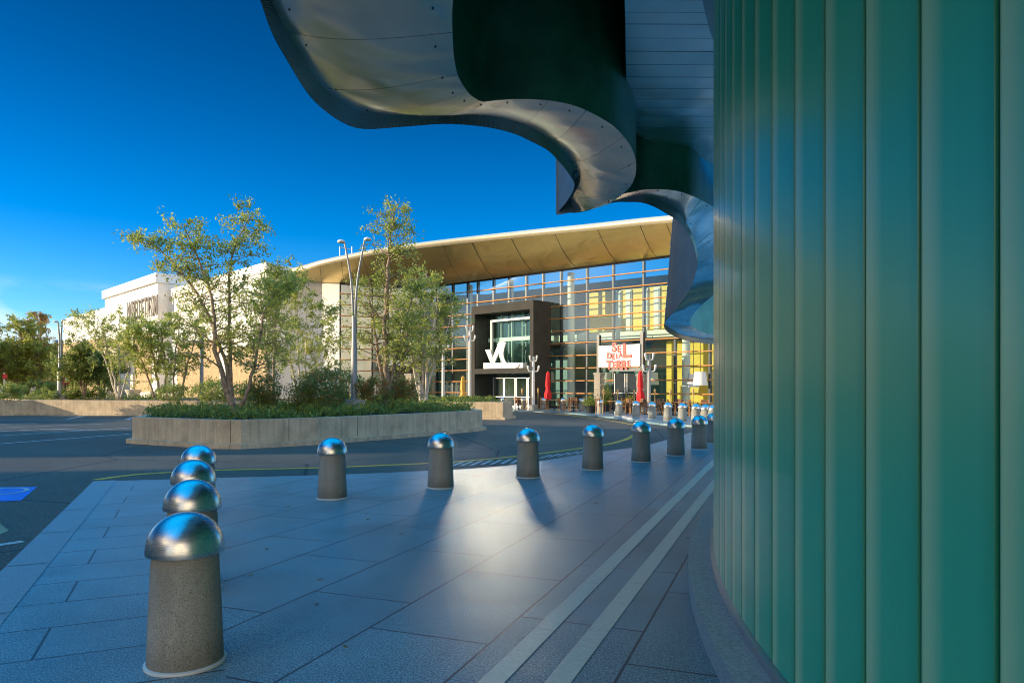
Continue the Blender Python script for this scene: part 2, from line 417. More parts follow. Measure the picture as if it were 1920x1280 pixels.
mb=wn('ShaderNodeMath'); mb.operation='MULTIPLY'; nt.links.new(ma.outputs[0],mb.inputs[0]); nt.links.new(bz.outputs[0],mb.inputs[1])
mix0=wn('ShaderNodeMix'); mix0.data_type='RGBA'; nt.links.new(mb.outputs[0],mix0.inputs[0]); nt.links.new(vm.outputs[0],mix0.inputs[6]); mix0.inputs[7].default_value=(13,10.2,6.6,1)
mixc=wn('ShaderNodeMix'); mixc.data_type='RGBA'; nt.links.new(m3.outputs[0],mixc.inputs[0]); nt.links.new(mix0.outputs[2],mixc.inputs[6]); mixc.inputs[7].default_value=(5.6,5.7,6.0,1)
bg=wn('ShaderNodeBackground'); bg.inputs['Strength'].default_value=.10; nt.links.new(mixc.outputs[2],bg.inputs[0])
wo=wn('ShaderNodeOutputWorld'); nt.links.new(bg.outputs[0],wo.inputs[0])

sl=bpy.data.lights.new('sun','SUN'); sl.energy=3.3; sl.angle=R(.55); sl.color=(1,.83,.58)
so=bpy.data.objects.new('sun',sl); COL.objects.link(so); so.location=(-60,0,40)
dirv=Vector((SUN_I.x*math.cos(SUN_EL),SUN_I.y*math.cos(SUN_EL),-math.sin(SUN_EL)))
so.rotation_euler=dirv.to_track_quat('-Z','Y').to_euler()

cd=bpy.data.cameras.new('camera'); cam=bpy.data.objects.new('camera',cd); COL.objects.link(cam)
cd.sensor_width=36; cd.lens=F/1920*36; cd.shift_y=85/1920; cd.clip_end=4000; cd.clip_start=.05
cam.location=(0,0,CH); cam.rotation_euler=(math.pi/2,0,0); S.camera=cam
S.view_settings.view_transform='Standard'; S.view_settings.look='None'; S.view_settings.gamma=1; S.view_settings.exposure=1.15
S.render.engine='CYCLES'
cy=S.cycles; cy.use_denoising=True; cy.filter_width=1.0; cy.denoising_prefilter='ACCURATE'; cy.max_bounces=10; cy.diffuse_bounces=4; cy.glossy_bounces=5; cy.transmission_bounces=6; cy.transparent_max_bounces=16
cy.sample_clamp_indirect=20; cy.use_guiding=True; cy.use_surface_guiding=True; cy.use_volume_guiding=False; cy.guiding_training_samples=64; cy.caustics_reflective=True; cy.blur_glossy=.3

# ------------------------------------------------------------------ setting: ground, road, pavements
b=MB(); b.quad((-1500,-1500,-.1),(1500,-1500,-.1),(1500,1500,-.1),(-1500,1500,-.1)); tag(b.build('ground',MAT['ground']),kind='structure')
b=MB(); b.quad((-150,-60,ROAD),(120,-60,ROAD),(120,160,ROAD),(-150,160,ROAD)); road=tag(b.build('road',MAT['asphalt']),kind='structure')

kerbL0=gp(175,902); dk=(kerbL0-gp(0,1072)).normalized()
front=[gp(430,895),gp(640,889),gp(760,884),gp(900,877),gp(1000,866),gp(1100,850),gp(1170,841),gp(1221,832),gp(1280,815),gp(1327,800)]
frontc=catmull([kerbL0]+front,5)
# left strip (between left kerb and the joint right of the left bollard row)
jn=gp(425,1280); jdir=dk
def jpt(y): t=(y-jn.y)/jdir.y; return jn+jdir*t
corner=None
for k in range(len(frontc)-1):
    a,c=frontc[k],frontc[k+1]
    if corner is None and c.x>jpt(c.y).x: corner=k; cp=c
kl=kerbL0-dk*22
j0=jpt(kl.y)
strip=[kl.to_2d(),j0.to_2d(),cp.to_2d()]+[frontc[k].to_2d() for k in range(corner,-1,-1)]
b=MB(); b.prism([tuple(p) for p in strip],-.3,0); tag(b.build('pavement_strip',MAT['granite2']),kind='structure')
rest=[p.to_2d() for p in frontc[corner+1:]]
far=[gp(1300,797),gp(1244,794),gp(1200,788.5),gp(1142,781),gp(1080,774.5),gp(1020,771),gp(960,768.8),gp(900,766)]
main=[j0.to_2d()]+[cp.to_2d()]+rest+[p.to_2d() for p in far]+[Vector((-8,62)),Vector((40,62)),Vector((40,-14))]
b=MB(); b.prism([tuple(p) for p in main],-.3,.001); pav=tag(b.build('pavement',MAT['granite']),kind='structure')
# kerb border along the left edge
b=MB(); nrm=Vector((-dk.y,dk.x,0)); q=[kl+nrm*-.0,kerbL0,kerbL0-nrm*.34,kl-nrm*.34]
for p in q: p.z=.004
n_=14
for k in range(n_):
    a0=k/n_+.0005; a1=(k+1)/n_-.0005
    b.quad(q[0].lerp(q[1],a0),q[3].lerp(q[2],a0),q[3].lerp(q[2],a1),q[0].lerp(q[1],a1))
b.build('kerb_border',MAT['border'],parent=bpy.data.objects['pavement_strip'])
def ribbon_on(pts,w,z):
    b=MB(); rows=[]
    for k,p in enumerate(pts):
        t=(pts[min(k+1,len(pts)-1)]-pts[max(k-1,0)]); t.z=0; t.normalize(); nn=Vector((-t.y,t.x,0))*w/2
        rows.append([(p.x-nn.x,p.y-nn.y,z),(p.x+nn.x,p.y+nn.y,z)])
    b.grid(rows,flip=True); return b
# pale inlay strips
for (x0,y0,x1,y1) in ((921,1280,1336,868),(1046,1280,1337,909)):
    p0=gp(x0,y0); p1=gp(x1,y1); d=(p1-p0).normalized(); p0-=d*5; L=(p1-p0).length+8
    bb=MB(); k=0; s=0
    while s<L:
        e=min(L,s+1.18); seg=ribbon_on([p0+d*(s+.004),p0+d*e],.135,.0055)
        i=len(bb.v); bb.v+=seg.v; bb.f+=[tuple(q+i for q in f) for f in seg.f]; bb.mi+=seg.mi; s+=1.18
    bb.build('stone_inlay',MAT['inlay'],parent=pav)
# road paint
yl=[gp(x,y,ROAD) for x,y in ((178,899.5),(250,890),(330,885),(420,881),(600,877),(700,873),(800,868.5),(880,863.6),(973,855),(1083,841),(1140,832.5),(1175,823),(1190,815))]
ribbon_on(catmull(yl,4),.17,ROAD+.005).build('yellow_line',MAT['yellow'],parent=road)
yl=[gp(x,y,ROAD) for x,y in ((945,769.5),(961,770.2),(1040,775.5),(1103,783),(1150,789.5),(1189,796.6))]
ribbon_on(catmull(yl,4),.16,ROAD+.005).build('yellow_line',MAT['yellow'],parent=road)
for x0,y0,x1,y1,w in ((-120,841,248,813,.15),(-120,824,248,801.5,.15),(-80,813,90,804,.14),(-80,805,195,794.5,.14),(90,803.5,157,806,.14),(126,785.5,157,780,.2),(237,786.5,254,781.5,.2),(-60,797,68,793,.14),(-60,1031,43,1015,.12),(-80,787,246,787,.12)):
    ribbon_on([gp(x0,y0,ROAD),gp(x1,y1,ROAD)],w,ROAD+.006).build('parking_line',MAT['white_paint'],parent=road)
for k in range(9):
    x=826+k*19; 
    ribbon_on([gp(x,875-k*.9,ROAD),gp(x+24-k*1.0,867.5-k*1.15,ROAD)],.09,ROAD+.006).build('hatch_mark',MAT['white_paint'],parent=road)
for k in range(5):
    x=1012+k*17
    ribbon_on([gp(x,859-k*2.0,ROAD),gp(x+22,852.5-k*2.1,ROAD)],.07,ROAD+.006).build('hatch_mark',MAT['white_paint'],parent=road)
b=MB(); b.quad(*[gp(x,y,ROAD+.005) for x,y in ((-150,944),(39,938),(70,912),(-90,914))]); bl=b.build('blue_bay_marking',MAT['blue_paint'],parent=road)
el=[]; c=gp(-8,922,ROAD); c2=c
for k in range(27):
    th=-2.3+k/26*4.9; el.append(Vector((c.x+.42*math.cos(th),c.y+.42*math.sin(th),0)))
ribbon_on(el,.07,ROAD+.009).build('wheel_symbol',MAT['white_paint'],parent=bl)

# ------------------------------------------------------------------ bollards
def bollard_proto():
    r=thing('bollard','bollard','bollard')
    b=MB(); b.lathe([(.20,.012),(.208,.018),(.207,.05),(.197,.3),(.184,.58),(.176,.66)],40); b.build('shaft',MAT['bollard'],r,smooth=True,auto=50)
    b=MB(); b.lathe([(.222,0),(.224,.006),(.222,.014),(.205,.020)],40); b.build('base_ring',MAT['whitering'],r,smooth=True,auto=40)
    b=MB(); pr=[(.02,.66),(.17,.655),(.207,.640),(.2135,.642),(.2145,.655),(.213,.672)]
    for k in range(1,14):
        a=k/14*math.pi/2; pr.append((.211*math.cos(a),.674+.198*math.sin(a)))
    pr.append((.004,.872))
    b.lathe(pr,56); b.build('dome_cap',MAT['cap'],r,smooth=True,auto=60)
    return r
BP=bollard_proto(); used=[False]
def bollard(x,y,label,group):
    if used[0]: o=copy_tree(BP)
    else: o=BP; used[0]=True
    o.location=(x,y,0.001); o.rotation_euler=(random.gauss(0,.006),random.gauss(0,.006),random.uniform(0,6.28)); tag(o,label,'bollard',group); return o
def bol(px,ybase):
    d=(CH)*F/(ybase-HY)+.2; return (px-960)/F*d,d
near=[((-1.90,4.14),'largest and nearest bollard, steel dome cap over speckled shaft with white base ring'),
((-2.52,5.60),'second bollard from the front in the left row, directly behind the largest one'),
((-3.19,7.12),'third bollard from the front in the left row, only cap and shaft top showing'),
((-3.93,8.92),'rearmost bollard of the left row, only its dome showing above the others'),
(bol(623,938),'leftmost bollard of the curved front row, standing before the long planter'),
(bol(826,917),'bollard in the curved front row just left of the white hatch marks'),
(bol(990,897),'bollard in the curved front row standing just right of the white hatch marks'),
(bol(1111,882),'fourth bollard from the left in the curved front row'),
(bol(1202,867),'fifth bollard from the left in the curved front row, beside where the yellow line ends'),
(bol(1267,855),'sixth bollard from the left in the curved front row, third from green glass wall'),
(bol(1311,843),'second bollard from the green glass wall in the curved front row'),
(bol(1338,832),'bollard half hidden by the edge of the green glass wall')]
for (x,y),lab in near: bollard(x,y,lab,'bollards along the near pavement edge')
farb=[(944,766.5),(982,767.5),(1019.4,768.5),(1056,769.3),(1091,771.7),(1125.8,775.3),(1160,779.5),(1192,782.5),(1222.5,785.5),(1252,788.6),(1279,791),(1304.5,794),(1322.5,796.5),(1337,799)]
words=['leftmost','second','third','fourth','fifth','sixth','seventh','eighth','ninth','tenth','eleventh','twelfth','thirteenth','fourteenth']
near_what=['before the entrance doors','before the entrance doors','by the left red umbrella','before the glass wall','left of the stone pillar','before the left stone pillar','before the restaurant doors','left of the red umbrella','by the right branching lamp','right of the branching lamp','with blue reflecting dome','with blue reflecting dome','close to the green wall','partly hidden by the green wall']
for k,(px,yb) in enumerate(farb):
    x,y=bol(px,yb); bollard(x,y,f'{words[k]} bollard from the left in the far terrace row, {near_what[k]}','bollards along the far terrace')

# ------------------------------------------------------------------ vegetation
def leaf_mesh(name,mat,pos,size,parent,tint,elong=.42,up=.5,dirs=None):
    n=len(pos); pos=np.asarray(pos,float); size=np.asarray(size,float).reshape(-1,1)
    a=rng.normal(size=(n,3)) if dirs is None else np.asarray(dirs,float)+rng.normal(size=(n,3))*.35
    a/=np.linalg.norm(a,axis=1,keepdims=True)
    nr=rng.normal(size=(n,3)); nr[:,2]+=up*2; 
    bb=np.cross(nr,a); bb/=np.linalg.norm(bb,axis=1,keepdims=True)+1e-9
    nn=np.cross(a,bb)
    o=Vector((0,0,0)); p=parent
    while p is not None: o+=p.location; p=p.parent
    pos=pos-np.array(o)
    v=np.empty((n,4,3)); v[:,0]=pos-a*size*.5; v[:,1]=pos+bb*size*elong*.5+a*size*.02; v[:,2]=pos+a*size*.5+nn*size*.08; v[:,3]=pos-bb*size*elong*.5+a*size*.02
    me=bpy.data.meshes.new(name); me.vertices.add(4*n); me.loops.add(4*n); me.polygons.add(n)
    me.vertices.foreach_set('co',v.reshape(-1)); me.loops.foreach_set('vertex_index',np.arange(4*n,dtype=np.int32))
    me.polygons.foreach_set('loop_start',np.arange(0,4*n,4,dtype=np.int32))
    me.update(calc_edges=True); me.materials.append(mat)
    at_=me.attributes.new('tint','FLOAT','FACE'); at_.data.foreach_set('value',np.clip(np.asarray(tint,float),0,1))
    ob=bpy.data.objects.new(name,me); COL.objects.link(ob); ob.parent=parent; return ob

def rv(s=1): return Vector((random.gauss(0,s),random.gauss(0,s),random.gauss(0,s)))
def tree(name,label,cat,base,stems,mat='leaf',bark='bark',r0=.07,nb=22,blen=1.3,t0=.3,leaf=.085,lpt=9,twigs=5,group=None,elev=(.1,.8),tb=0,topthin=.6):
    root=thing(name,label,cat,base,group); tr=MB(); LP=[];LS=[];LT=[]
    for si,st in enumerate(stems):
        path=catmull(st,5); m=len(path)
        path=[p+(rv(.02) if 0<k<m-1 else Vector()) for k,p in enumerate(path)]
        rr=r0*(1 if si==0 else .75)
        tr.tube(path,[rr*(1-.88*(k/(m-1)))*(1.25 if k==0 else 1) for k in range(m)],7)
        tot=m-1
        for _ in range(int(nb*1.6)):
            t=t0+(1-t0)*random.random()**.85; f=t*tot; k=min(int(f),m-2); p=path[k].lerp(path[k+1],f-k)
            az=random.uniform(0,6.283); el=random.uniform(*elev)
            L=blen*(1-topthin*t)*random.uniform(.55,1.15)
            d=Vector((math.cos(az)*math.cos(el),math.sin(az)*math.cos(el),math.sin(el)))
            pts=[p]; dd=d.copy()
            for q in range(4):
                dd=(dd+rv(.16)+Vector((0,0,.05 if q<2 else -.12))).normalized(); pts.append(pts[-1]+dd*L/4)
            r1=max(.006,rr*(1-.85*t)*.45)
            tr.tube(pts,[r1,r1*.8,r1*.6,r1*.4,r1*.2],4,cap=False)
            bt=random.gauss(0,.14)
            for w in range(twigs):
                u=random.uniform(.25,1)*4; q=min(int(u),3); s0=pts[q].lerp(pts[q+1],u-q)
                td=(dd*.6+rv(.6)).normalized(); tl=random.uniform(.22,.5)*min(1,L)
                e=s0+td*tl-Vector((0,0,.05)); tr.tube([s0,e],[.005,.002],3,cap=False)
                for _l in range(int(lpt*1.5)):
                    v=s0.lerp(e,random.random())+rv(.07); LP.append(v); LS.append(leaf*1.12*random.uniform(.6,1.25)); LT.append(.42+tb+bt+random.gauss(0,.2))
    tr.build('trunk',MAT[bark],root,smooth=True)
    leaf_mesh('crown',MAT[mat],LP,LS,root,LT)
    return root
def stems_px(list_,d,jit=.25):
    out=[]
    for st in list_:
        dz=random.uniform(-jit,jit); n=len(st)
        out.append([at(x,y,d+dz*k/(n-1)*2) for k,(x,y) in enumerate(st)])
    return out
def shrub(name,label,cat,c,rad,mat='leaf_dark',n=1500,leaf=.07,group=None,clumps=26,tb=0,stem=True):
    root=thing(name,label,cat,(c[0],c[1],c[2]),group)
    if stem:
        tr=MB()
        for k in range(6):
            a=random.uniform(0,6.28); e=Vector((c[0]+rad[0]*.6*math.cos(a),c[1]+rad[1]*.6*math.sin(a),c[2]+rad[2]*random.uniform(1.1,1.6)))
            s=Vector((c[0]+.06*math.cos(a),c[1]+.06*math.sin(a),c[2])); tr.tube([s,s.lerp(e,.5)+rv(.04),e],[.018,.012,.005],4)
        tr.build('stem',MAT['bark'],root)
    P=[];Sz=[];T=[]
    for k in range(clumps):
        while True:
            u=Vector((random.uniform(-1,1),random.uniform(-1,1),random.uniform(-.8,1)))
            if .3<u.length<1: break
        cc=Vector((c[0]+u.x*rad[0]*.85,c[1]+u.y*rad[1]*.85,c[2]+rad[2]*(1+u.z*.85))); cr=random.uniform(.28,.5)*min(rad)
        ct=random.gauss(0,.17)
        for q in range(n//clumps):
            w=rv(1).normalized()*cr*random.random()**.4; P.append(cc+Vector((w.x*1.2,w.y*1.2,w.z*.9))); Sz.append(leaf*random.uniform(.6,1.3)); T.append(.45+tb+ct+random.gauss(0,.2))
    leaf_mesh('foliage',MAT[mat],P,Sz,root,T); return root
def inpoly(x,y,poly):
    r=False; n=len(poly); j=n-1
    for i in range(n):
        xi,yi=poly[i][0],poly[i][1]; xj,yj=poly[j][0],poly[j][1]
        if (yi>y)!=(yj>y) and x<(xj-xi)*(y-yi)/(yj-yi)+xi: r=not r
        j=i
    return r
from mathutils import noise as mn
def groundcover(name,label,poly,z,n,h=.28,leaf=.13,mat='juniper'):
    xs=[p[0] for p in poly]; ys=[p[1] for p in poly]; P=[];Sz=[];T=[];D=[]
    while len(P)<n:
        x=random.uniform(min(xs),max(xs)); y=random.uniform(min(ys),max(ys))
        if not inpoly(x,y,poly): continue
        q=mn.noise(Vector((x*1.1,y*1.1,3.3)))*.5+mn.noise(Vector((x*3,y*3,1)))*.35+.5
        zz=z+h*max(.1,q)*random.random()**.4
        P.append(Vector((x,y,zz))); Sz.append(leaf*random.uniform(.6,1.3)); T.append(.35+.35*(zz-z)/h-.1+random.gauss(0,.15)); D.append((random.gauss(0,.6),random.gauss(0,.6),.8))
    root=thing(name,label,'ground cover',(sum(xs)/len(xs),sum(ys)/len(ys),z)); root['kind']='stuff'
    o=leaf_mesh(name+'_leaves',MAT[mat],P,Sz,root,T,elong=.3,dirs=D); return root

# ------------------------------------------------------------------ planters
def offset(poly,d):
    n=len(poly); out=[]
    for k in range(n):
        p0=Vector(poly[k-1][:2]); p1=Vector(poly[k][:2]); p2=Vector(poly[(k+1)%n][:2])
        a=(p1-p0).normalized(); c=(p2-p1).normalized()
        na=Vector((-a.y,a.x)); nc=Vector((-c.y,c.x)); m=(na+nc); m/=max(.4,m.dot(na)); out.append(p1+m*d)
    return out
def planter(name,label,poly,zt,foot=.13):
    cx=sum(p[0] for p in poly)/len(poly); cyy=sum(p[1] for p in poly)/len(poly)
    a=sum(poly[k][0]*poly[(k+1)%len(poly)][1]-poly[(k+1)%len(poly)][0]*poly[k][1] for k in range(len(poly)))
    if a<0: poly=poly[::-1]
    r=thing(name,label,'planter',(cx,cyy,ROAD))
    w=offset(poly,.16); inn=offset(poly,.42)
    b=MB(); b.ring([tuple(p) for p in poly],[tuple(p) for p in inn],ROAD-.02,ROAD+foot); b.build('footing',MAT['concrete'],r)
    b=MB(); b.ring([tuple(p) for p in w],[tuple(p) for p in inn],ROAD+foot+.001,zt); b.build('planter_wall',MAT['concrete'],r)
    b=MB(); b.prism([tuple(p) for p in offset(poly,.40)],zt-.2,zt-.07); b.build('soil',MAT['soil'],r)
    return [tuple(p) for p in inn]
fr=[gp(x,y,ROAD) for x,y in ((236,831),(396,841),(451,842),(600,833.5),(760,821),(850,813),(904,807.5))]
fr=[(p.x,p.y) for p in fr]
npoly=fr+[(fr[-1][0]+.15,fr[-1][1]+.6),(-1.5,29.6),(-4.5,31),(-9,29),(-12.6,25)]
in1=planter('concrete_planter','long curved concrete planter in the foreground of road, with streaked walls and birches',npoly,.70)
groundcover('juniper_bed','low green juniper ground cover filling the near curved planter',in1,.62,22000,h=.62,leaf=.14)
fp=[(-29.0,42.4),(-15,40.0),(-.35,36.2),(.2,38.4),(-1.5,42),(-8,48),(-28,54)]
in2=planter('concrete_planter','long straight concrete planter behind the near one, dappled with sunlight',fp,.82)
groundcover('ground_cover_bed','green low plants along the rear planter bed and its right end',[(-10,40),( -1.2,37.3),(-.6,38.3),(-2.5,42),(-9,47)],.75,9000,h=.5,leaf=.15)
lp=[(-28.2,42.7),(-34.5,36.8),(-48,36),(-48,47),(-34,48)]
in3=planter('concrete_planter','concrete planter at the left edge with round shrub, angled from the long wall',lp,.82)
groundcover('hedge_bed','dark low planting behind the long wall at the left',[(-40,49),(-22,45.5),(-20,50),(-40,58)],.5,7000,h=.8,leaf=.17)

pl=[o for o in bpy.data.objects if o.name=='concrete_planter'][0]
wl=offset(npoly[::1],.16); 
for f_ in ((1,.55),(2,.62),(3,.45),(4,.5)):
    a_=Vector(fr[f_[0]]); c_=Vector(fr[f_[0]+1]); q=a_.lerp(c_,f_[1]); d_=(c_-a_).normalized(); q=q+Vector((-d_.y,d_.x))*.166
    b=MB(); b.box((q.x,q.y,(ROAD+.14+.69)/2),(.014,.02,.69-ROAD-.14),math.atan2(d_.y,d_.x)); b.build('wall_joint',MAT['dark_metal'],pl)
# near planter trees
T1=tree('birch_tree','multi-stemmed birch with the widest crown, left in the near planter',"tree",at(440,768,22),
 stems_px([[(440,780),(420,715),(402,640),(398,560),(370,480),(345,420)],[(437,780),(433,700),(430,600),(432,500),(450,440),(472,405)],[(444,780),(468,720),(486,640),(500,575),(530,530)],[(438,780),(425,690),(395,600),(350,520),(300,470),(262,452)]],22),
 nb=31,blen=1.75,t0=.25,leaf=.10,lpt=8,twigs=5,r0=.095,elev=(-.1,.7))
T1.location=T1.location
T2=tree('birch_tree','tall slender birch right of the forked lamp post in the near planter','tree',at(722,757,25.5),
 stems_px([[(722,770),(724,690),(722,600),(728,500),(732,440),(742,388)],[(724,770),(712,680),(700,600),(690,520)],[(721,770),(738,690),(760,610),(775,540)]],25.5),
 nb=34,blen=2.0,t0=.3,leaf=.10,lpt=8,twigs=5,r0=.11,elev=(-.1,.8),topthin=.68)
T3=tree('birch_tree','clump of pale slanting birch stems just left of the portal','tree',at(790,748,33),
 stems_px([[(790,760),(782,700),(762,640),(748,570)],[(793,760),(792,690),(796,600),(800,510)],[(796,760),(812,690),(838,620),(852,570)],[(799,760),(800,700),(815,600),(822,540)],[(792,760),(775,690),(770,600),(775,520)]],33),
 nb=24,blen=2.0,t0=.3,leaf=.125,lpt=8,twigs=4,r0=.10,bark='bark_pale',elev=(-.1,.7))
T4=tree('birch_tree','cluster of thin birch stems before the white wall, behind the bushes','tree',at(565,745,38),
 stems_px([[(560,750),(545,680),(530,600),(525,540)],[(566,750),(560,680),(556,590),(560,520)],[(572,750),(572,680),(575,600),(572,530)],[(578,750),(590,680),(605,620),(612,570)],[(570,750),(598,690),(620,640)]],38),
 nb=22,blen=2.1,t0=.25,leaf=.14,lpt=8,twigs=4,r0=.08,bark='bark_pale',elev=(-.1,.8))
T4b=tree('birch_tree','leafy green birch between wide birch and white wall','tree',at(515,745,34),
 stems_px([[(512,755),(514,680),(516,600),(520,500)],[(514,755),(500,670),(492,590),(490,530)]],34),
 nb=30,blen=2.0,t0=.3,leaf=.13,lpt=9,twigs=5,r0=.09,elev=(-.1,.8),mat='leaf_dark',tb=.15)
T5=tree('birch_tree','dense clump of birches left of the wide birch, under the dark letters','tree',at(318,742,42),
 stems_px([[(300,745),(292,690),(280,640),(272,612)],[(312,745),(310,690),(305,640),(302,606)],[(325,745),(328,680),(335,620),(340,578)],[(338,745),(350,690),(365,640),(372,590)],[(290,745),(275,700),(255,650),(248,615)]],42),
 nb=24,blen=2.3,t0=.2,leaf=.15,lpt=8,twigs=5,r0=.09,elev=(-.1,.7))
T6=tree('birch_tree','birch with splayed pale stems beside the urn, left of the dark letters','tree',at(220,740,44),
 stems_px([[(222,748),(212,700),(200,650),(185,600)],[(224,748),(224,690),(222,630),(225,590)],[(226,748),(240,695),(252,640),(262,600)],[(220,748),(195,670),(165,620),(148,590)]],44),
 nb=17,blen=1.9,t0=.3,leaf=.14,lpt=7,twigs=5,r0=.08,bark='bark_pale',elev=(-.1,.8))
T7=tree('round_tree','small dark green round tree left of splayed birch stems','tree',at(157,745,46),
 stems_px([[(157,745),(157,715),(158,680),(160,650)],[(157,745),(168,700),(185,670)],[(157,745),(148,705),(142,675)]],46),
 nb=40,blen=1.9,t0=.3,leaf=.16,lpt=9,twigs=5,r0=.09,mat='leaf_dark',elev=(-.2,.8),topthin=.3)
T8=tree('maple_tree','broad yellow-green tree at the left edge','tree',at(38,735,52),
 stems_px([[(52,740),(48,690),(40,640),(38,600)],[(52,740),(30,690),(15,650)],[(52,740),(62,690),(68,650)],[(52,740),(20,700),(-10,660)]],52),
 nb=50,blen=2.6,t0=.2,leaf=.18,lpt=9,twigs=5,r0=.12,mat='leaf_yellow',elev=(-.3,.8),topthin=.5)
T9=tree('maple_tree','reddish autumn tree behind the yellow-green one','tree',at(72,735,57),
 stems_px([[(72,740),(72,690),(73,640),(70,588)],[(72,740),(85,690),(90,650)],[(72,740),(62,690),(58,640)]],57),
 nb=44,blen=2.1,t0=.25,leaf=.18,lpt=9,twigs=5,r0=.12,mat='leaf_brown',elev=(-.2,.8),topthin=.6,bark='bark_pale')
T10=tree('maple_tree','olive tree cut off by the left picture edge','tree',at(-30,735,50),
 stems_px([[(-30,740),(-32,690),(-30,640)],[(-30,740),(-10,690),(-5,650)],[(-30,740),(-50,690),(-60,640)]],50),
 nb=40,blen=2.6,t0=.2,leaf=.18,lpt=9,twigs=4,r0=.12,mat='leaf_yellow',tb=-.1,elev=(-.3,.8))
tree('round_tree','low dark tree between round tree and urn, before the cream wall','tree',at(195,745,50),
 stems_px([[(195,748),(196,715),(197,680)],[(195,748),(182,710),(176,685)],[(195,748),(208,712),(214,690)]],50),
 nb=26,blen=1.7,t0=.3,leaf=.16,lpt=8,twigs=5,r0=.08,mat='leaf_dark',elev=(-.2,.8))
# shrubs
def shrub_px(label,x,y0,y1,w,d,name='shrub',mat='leaf_red',n=2200,leaf=.09,tb=0,clumps=30):
    p=at(x,y1,d); h=(y1-y0)/F*d/2; r=w/2/F*d
    return shrub(name,label,'shrub',p,(r,r*.9,h),mat,n,leaf,None,clumps,tb)
shrub_px('small reddish bush at the foot of the wide birch',505,690,772,85,23.2,n=2800)
shrub_px('largest bush in the near planter, green with red leaves, left of lamp post',600,684,772,140,23.3,n=6500,clumps=60)
shrub_px('dark green bush just left of the lamp post',648,684,765,70,26,mat='leaf_dark',n=1900)
shrub_px('red-leaved bush between the lamp post and slender birch',700,704,765,75,24.6,n=2600,tb=.12)
shrub_px('russet bush right of the slender birch trunk',755,702,762,75,26.4,n=2600,tb=.2)
shrub_px('deep green broad bush behind the wide birch trunk',400,706,760,110,38,mat='leaf_dark',n=3200,leaf=.13,clumps=40)
shrub_px('green bush right of deep green broad bush, behind birch stems',465,712,758,60,38,mat='leaf_dark',n=1700,leaf=.13)
shrub_px('low bush at the end of the rear planter wall under clumped birches',322,716,756,70,40,mat='leaf_dark',n=1700,leaf=.13)
shrub_px('round bright green shrub in the left edge planter',14,716,756,64,40,mat='leaf_dark',n=2600,leaf=.12,tb=.15,clumps=36)
shrub_px('dark hedge shrub left of the forked pole',72,712,744,80,50,mat='leaf_dark',n=2600,leaf=.15,clumps=36)
shrub_px('pale yellow-green bush right of forked pole',140,690,744,52,54,mat='leaf_yellow',n=1800,leaf=.15)
shrub_px('pale willowy bush left of forked pole',98,676,740,44,60,mat='leaf_yellow',n=1900,leaf=.16)
shrub_px('wispy olive bush behind hedge near the red sign',128,672,740,50,66,mat='leaf_yellow',n=1900,leaf=.17,tb=-.1)
shrub_px('low shrub at the foot of the red sign',178,722,750,40,47,mat='leaf_dark',n=1000,leaf=.14)
shrub_px('long low hedge shrub behind the left wall',110,726,752,120,46,mat='leaf_dark',n=3200,leaf=.14,clumps=50)

# ------------------------------------------------------------------ lamp posts
def forked_lamp(label,base,top,px_arm,h,r,headr):
    t=thing('forked_lamp_post',label,'lamp post',base)
    bx,by,bz=base
    b=MB(); b.box((bx,by,bz+.17),(.7,.7,.34),.3,.92); b.build('concrete_foot',MAT['concrete_grey'],t)
    b=MB(); b.lathe([(r*1.7,.34),(r*1.7,.37),(r,.38),(r*.95,h*.36),(r*.8,h*.37),(r*.72,h*.55)],18,(bx,by,bz)); b.build('post',MAT['pole'],t,smooth=True,auto=40)
    for s,tx,tz in px_arm:
        P=[(bx+s*.045,by,bz+h*.5),(bx+s*.05,by,bz+h*.62),(bx+tx*.36,by,bz+h*.78),(bx+tx*.8,by,bz+h*.93),(bx+tx,by,bz+tz)]
        b=MB(); b.tube(catmull(P,4),[r*.42-r*.16*q/16 for q in range(17)],8); b.build('arm',MAT['pole'],t,smooth=True)
        b=MB(); b.lathe([(.02,-.05),(headr*.8,-.045),(headr,0),(headr*.7,.05),(.02,.075)],18,(bx+tx+s*headr*.75,by,bz+tz)); b.build('lamp_head',MAT['white_metal'],t,smooth=True)
    return t
p=at(664,762,24.5)
forked_lamp('tall forked lamp post on a concrete foot in the near planter',(p.x,p.y,p.z-.1),None,[(-1,-.34,5.78),(1,.36,5.86)],5.85,.105,.14)
p=at(113,742,46)
forked_lamp('forked grey lamp post left of the white store, above hedge',(p.x,p.y,p.z-.3),None,[(-1,-.16,5.1),(1,.12,5.2)],5.2,.17,.16)
p=at(378,742,46); t=thing('lamp_post','thin plain grey pole standing among the clumped birches','lamp post',p)
b=MB(); b.lathe([(.22,0),(.22,.1),(.12,.12),(.11,3.6),(.07,3.7)],14,p); b.build('post',MAT['pole'],t,smooth=True,auto=40)
b=MB(); b.lathe([(.1,3.7),(.16,3.8),(.16,4.0),(.03,4.1)],14,p); b.build('lamp_head',MAT['white_metal'],t,smooth=True)

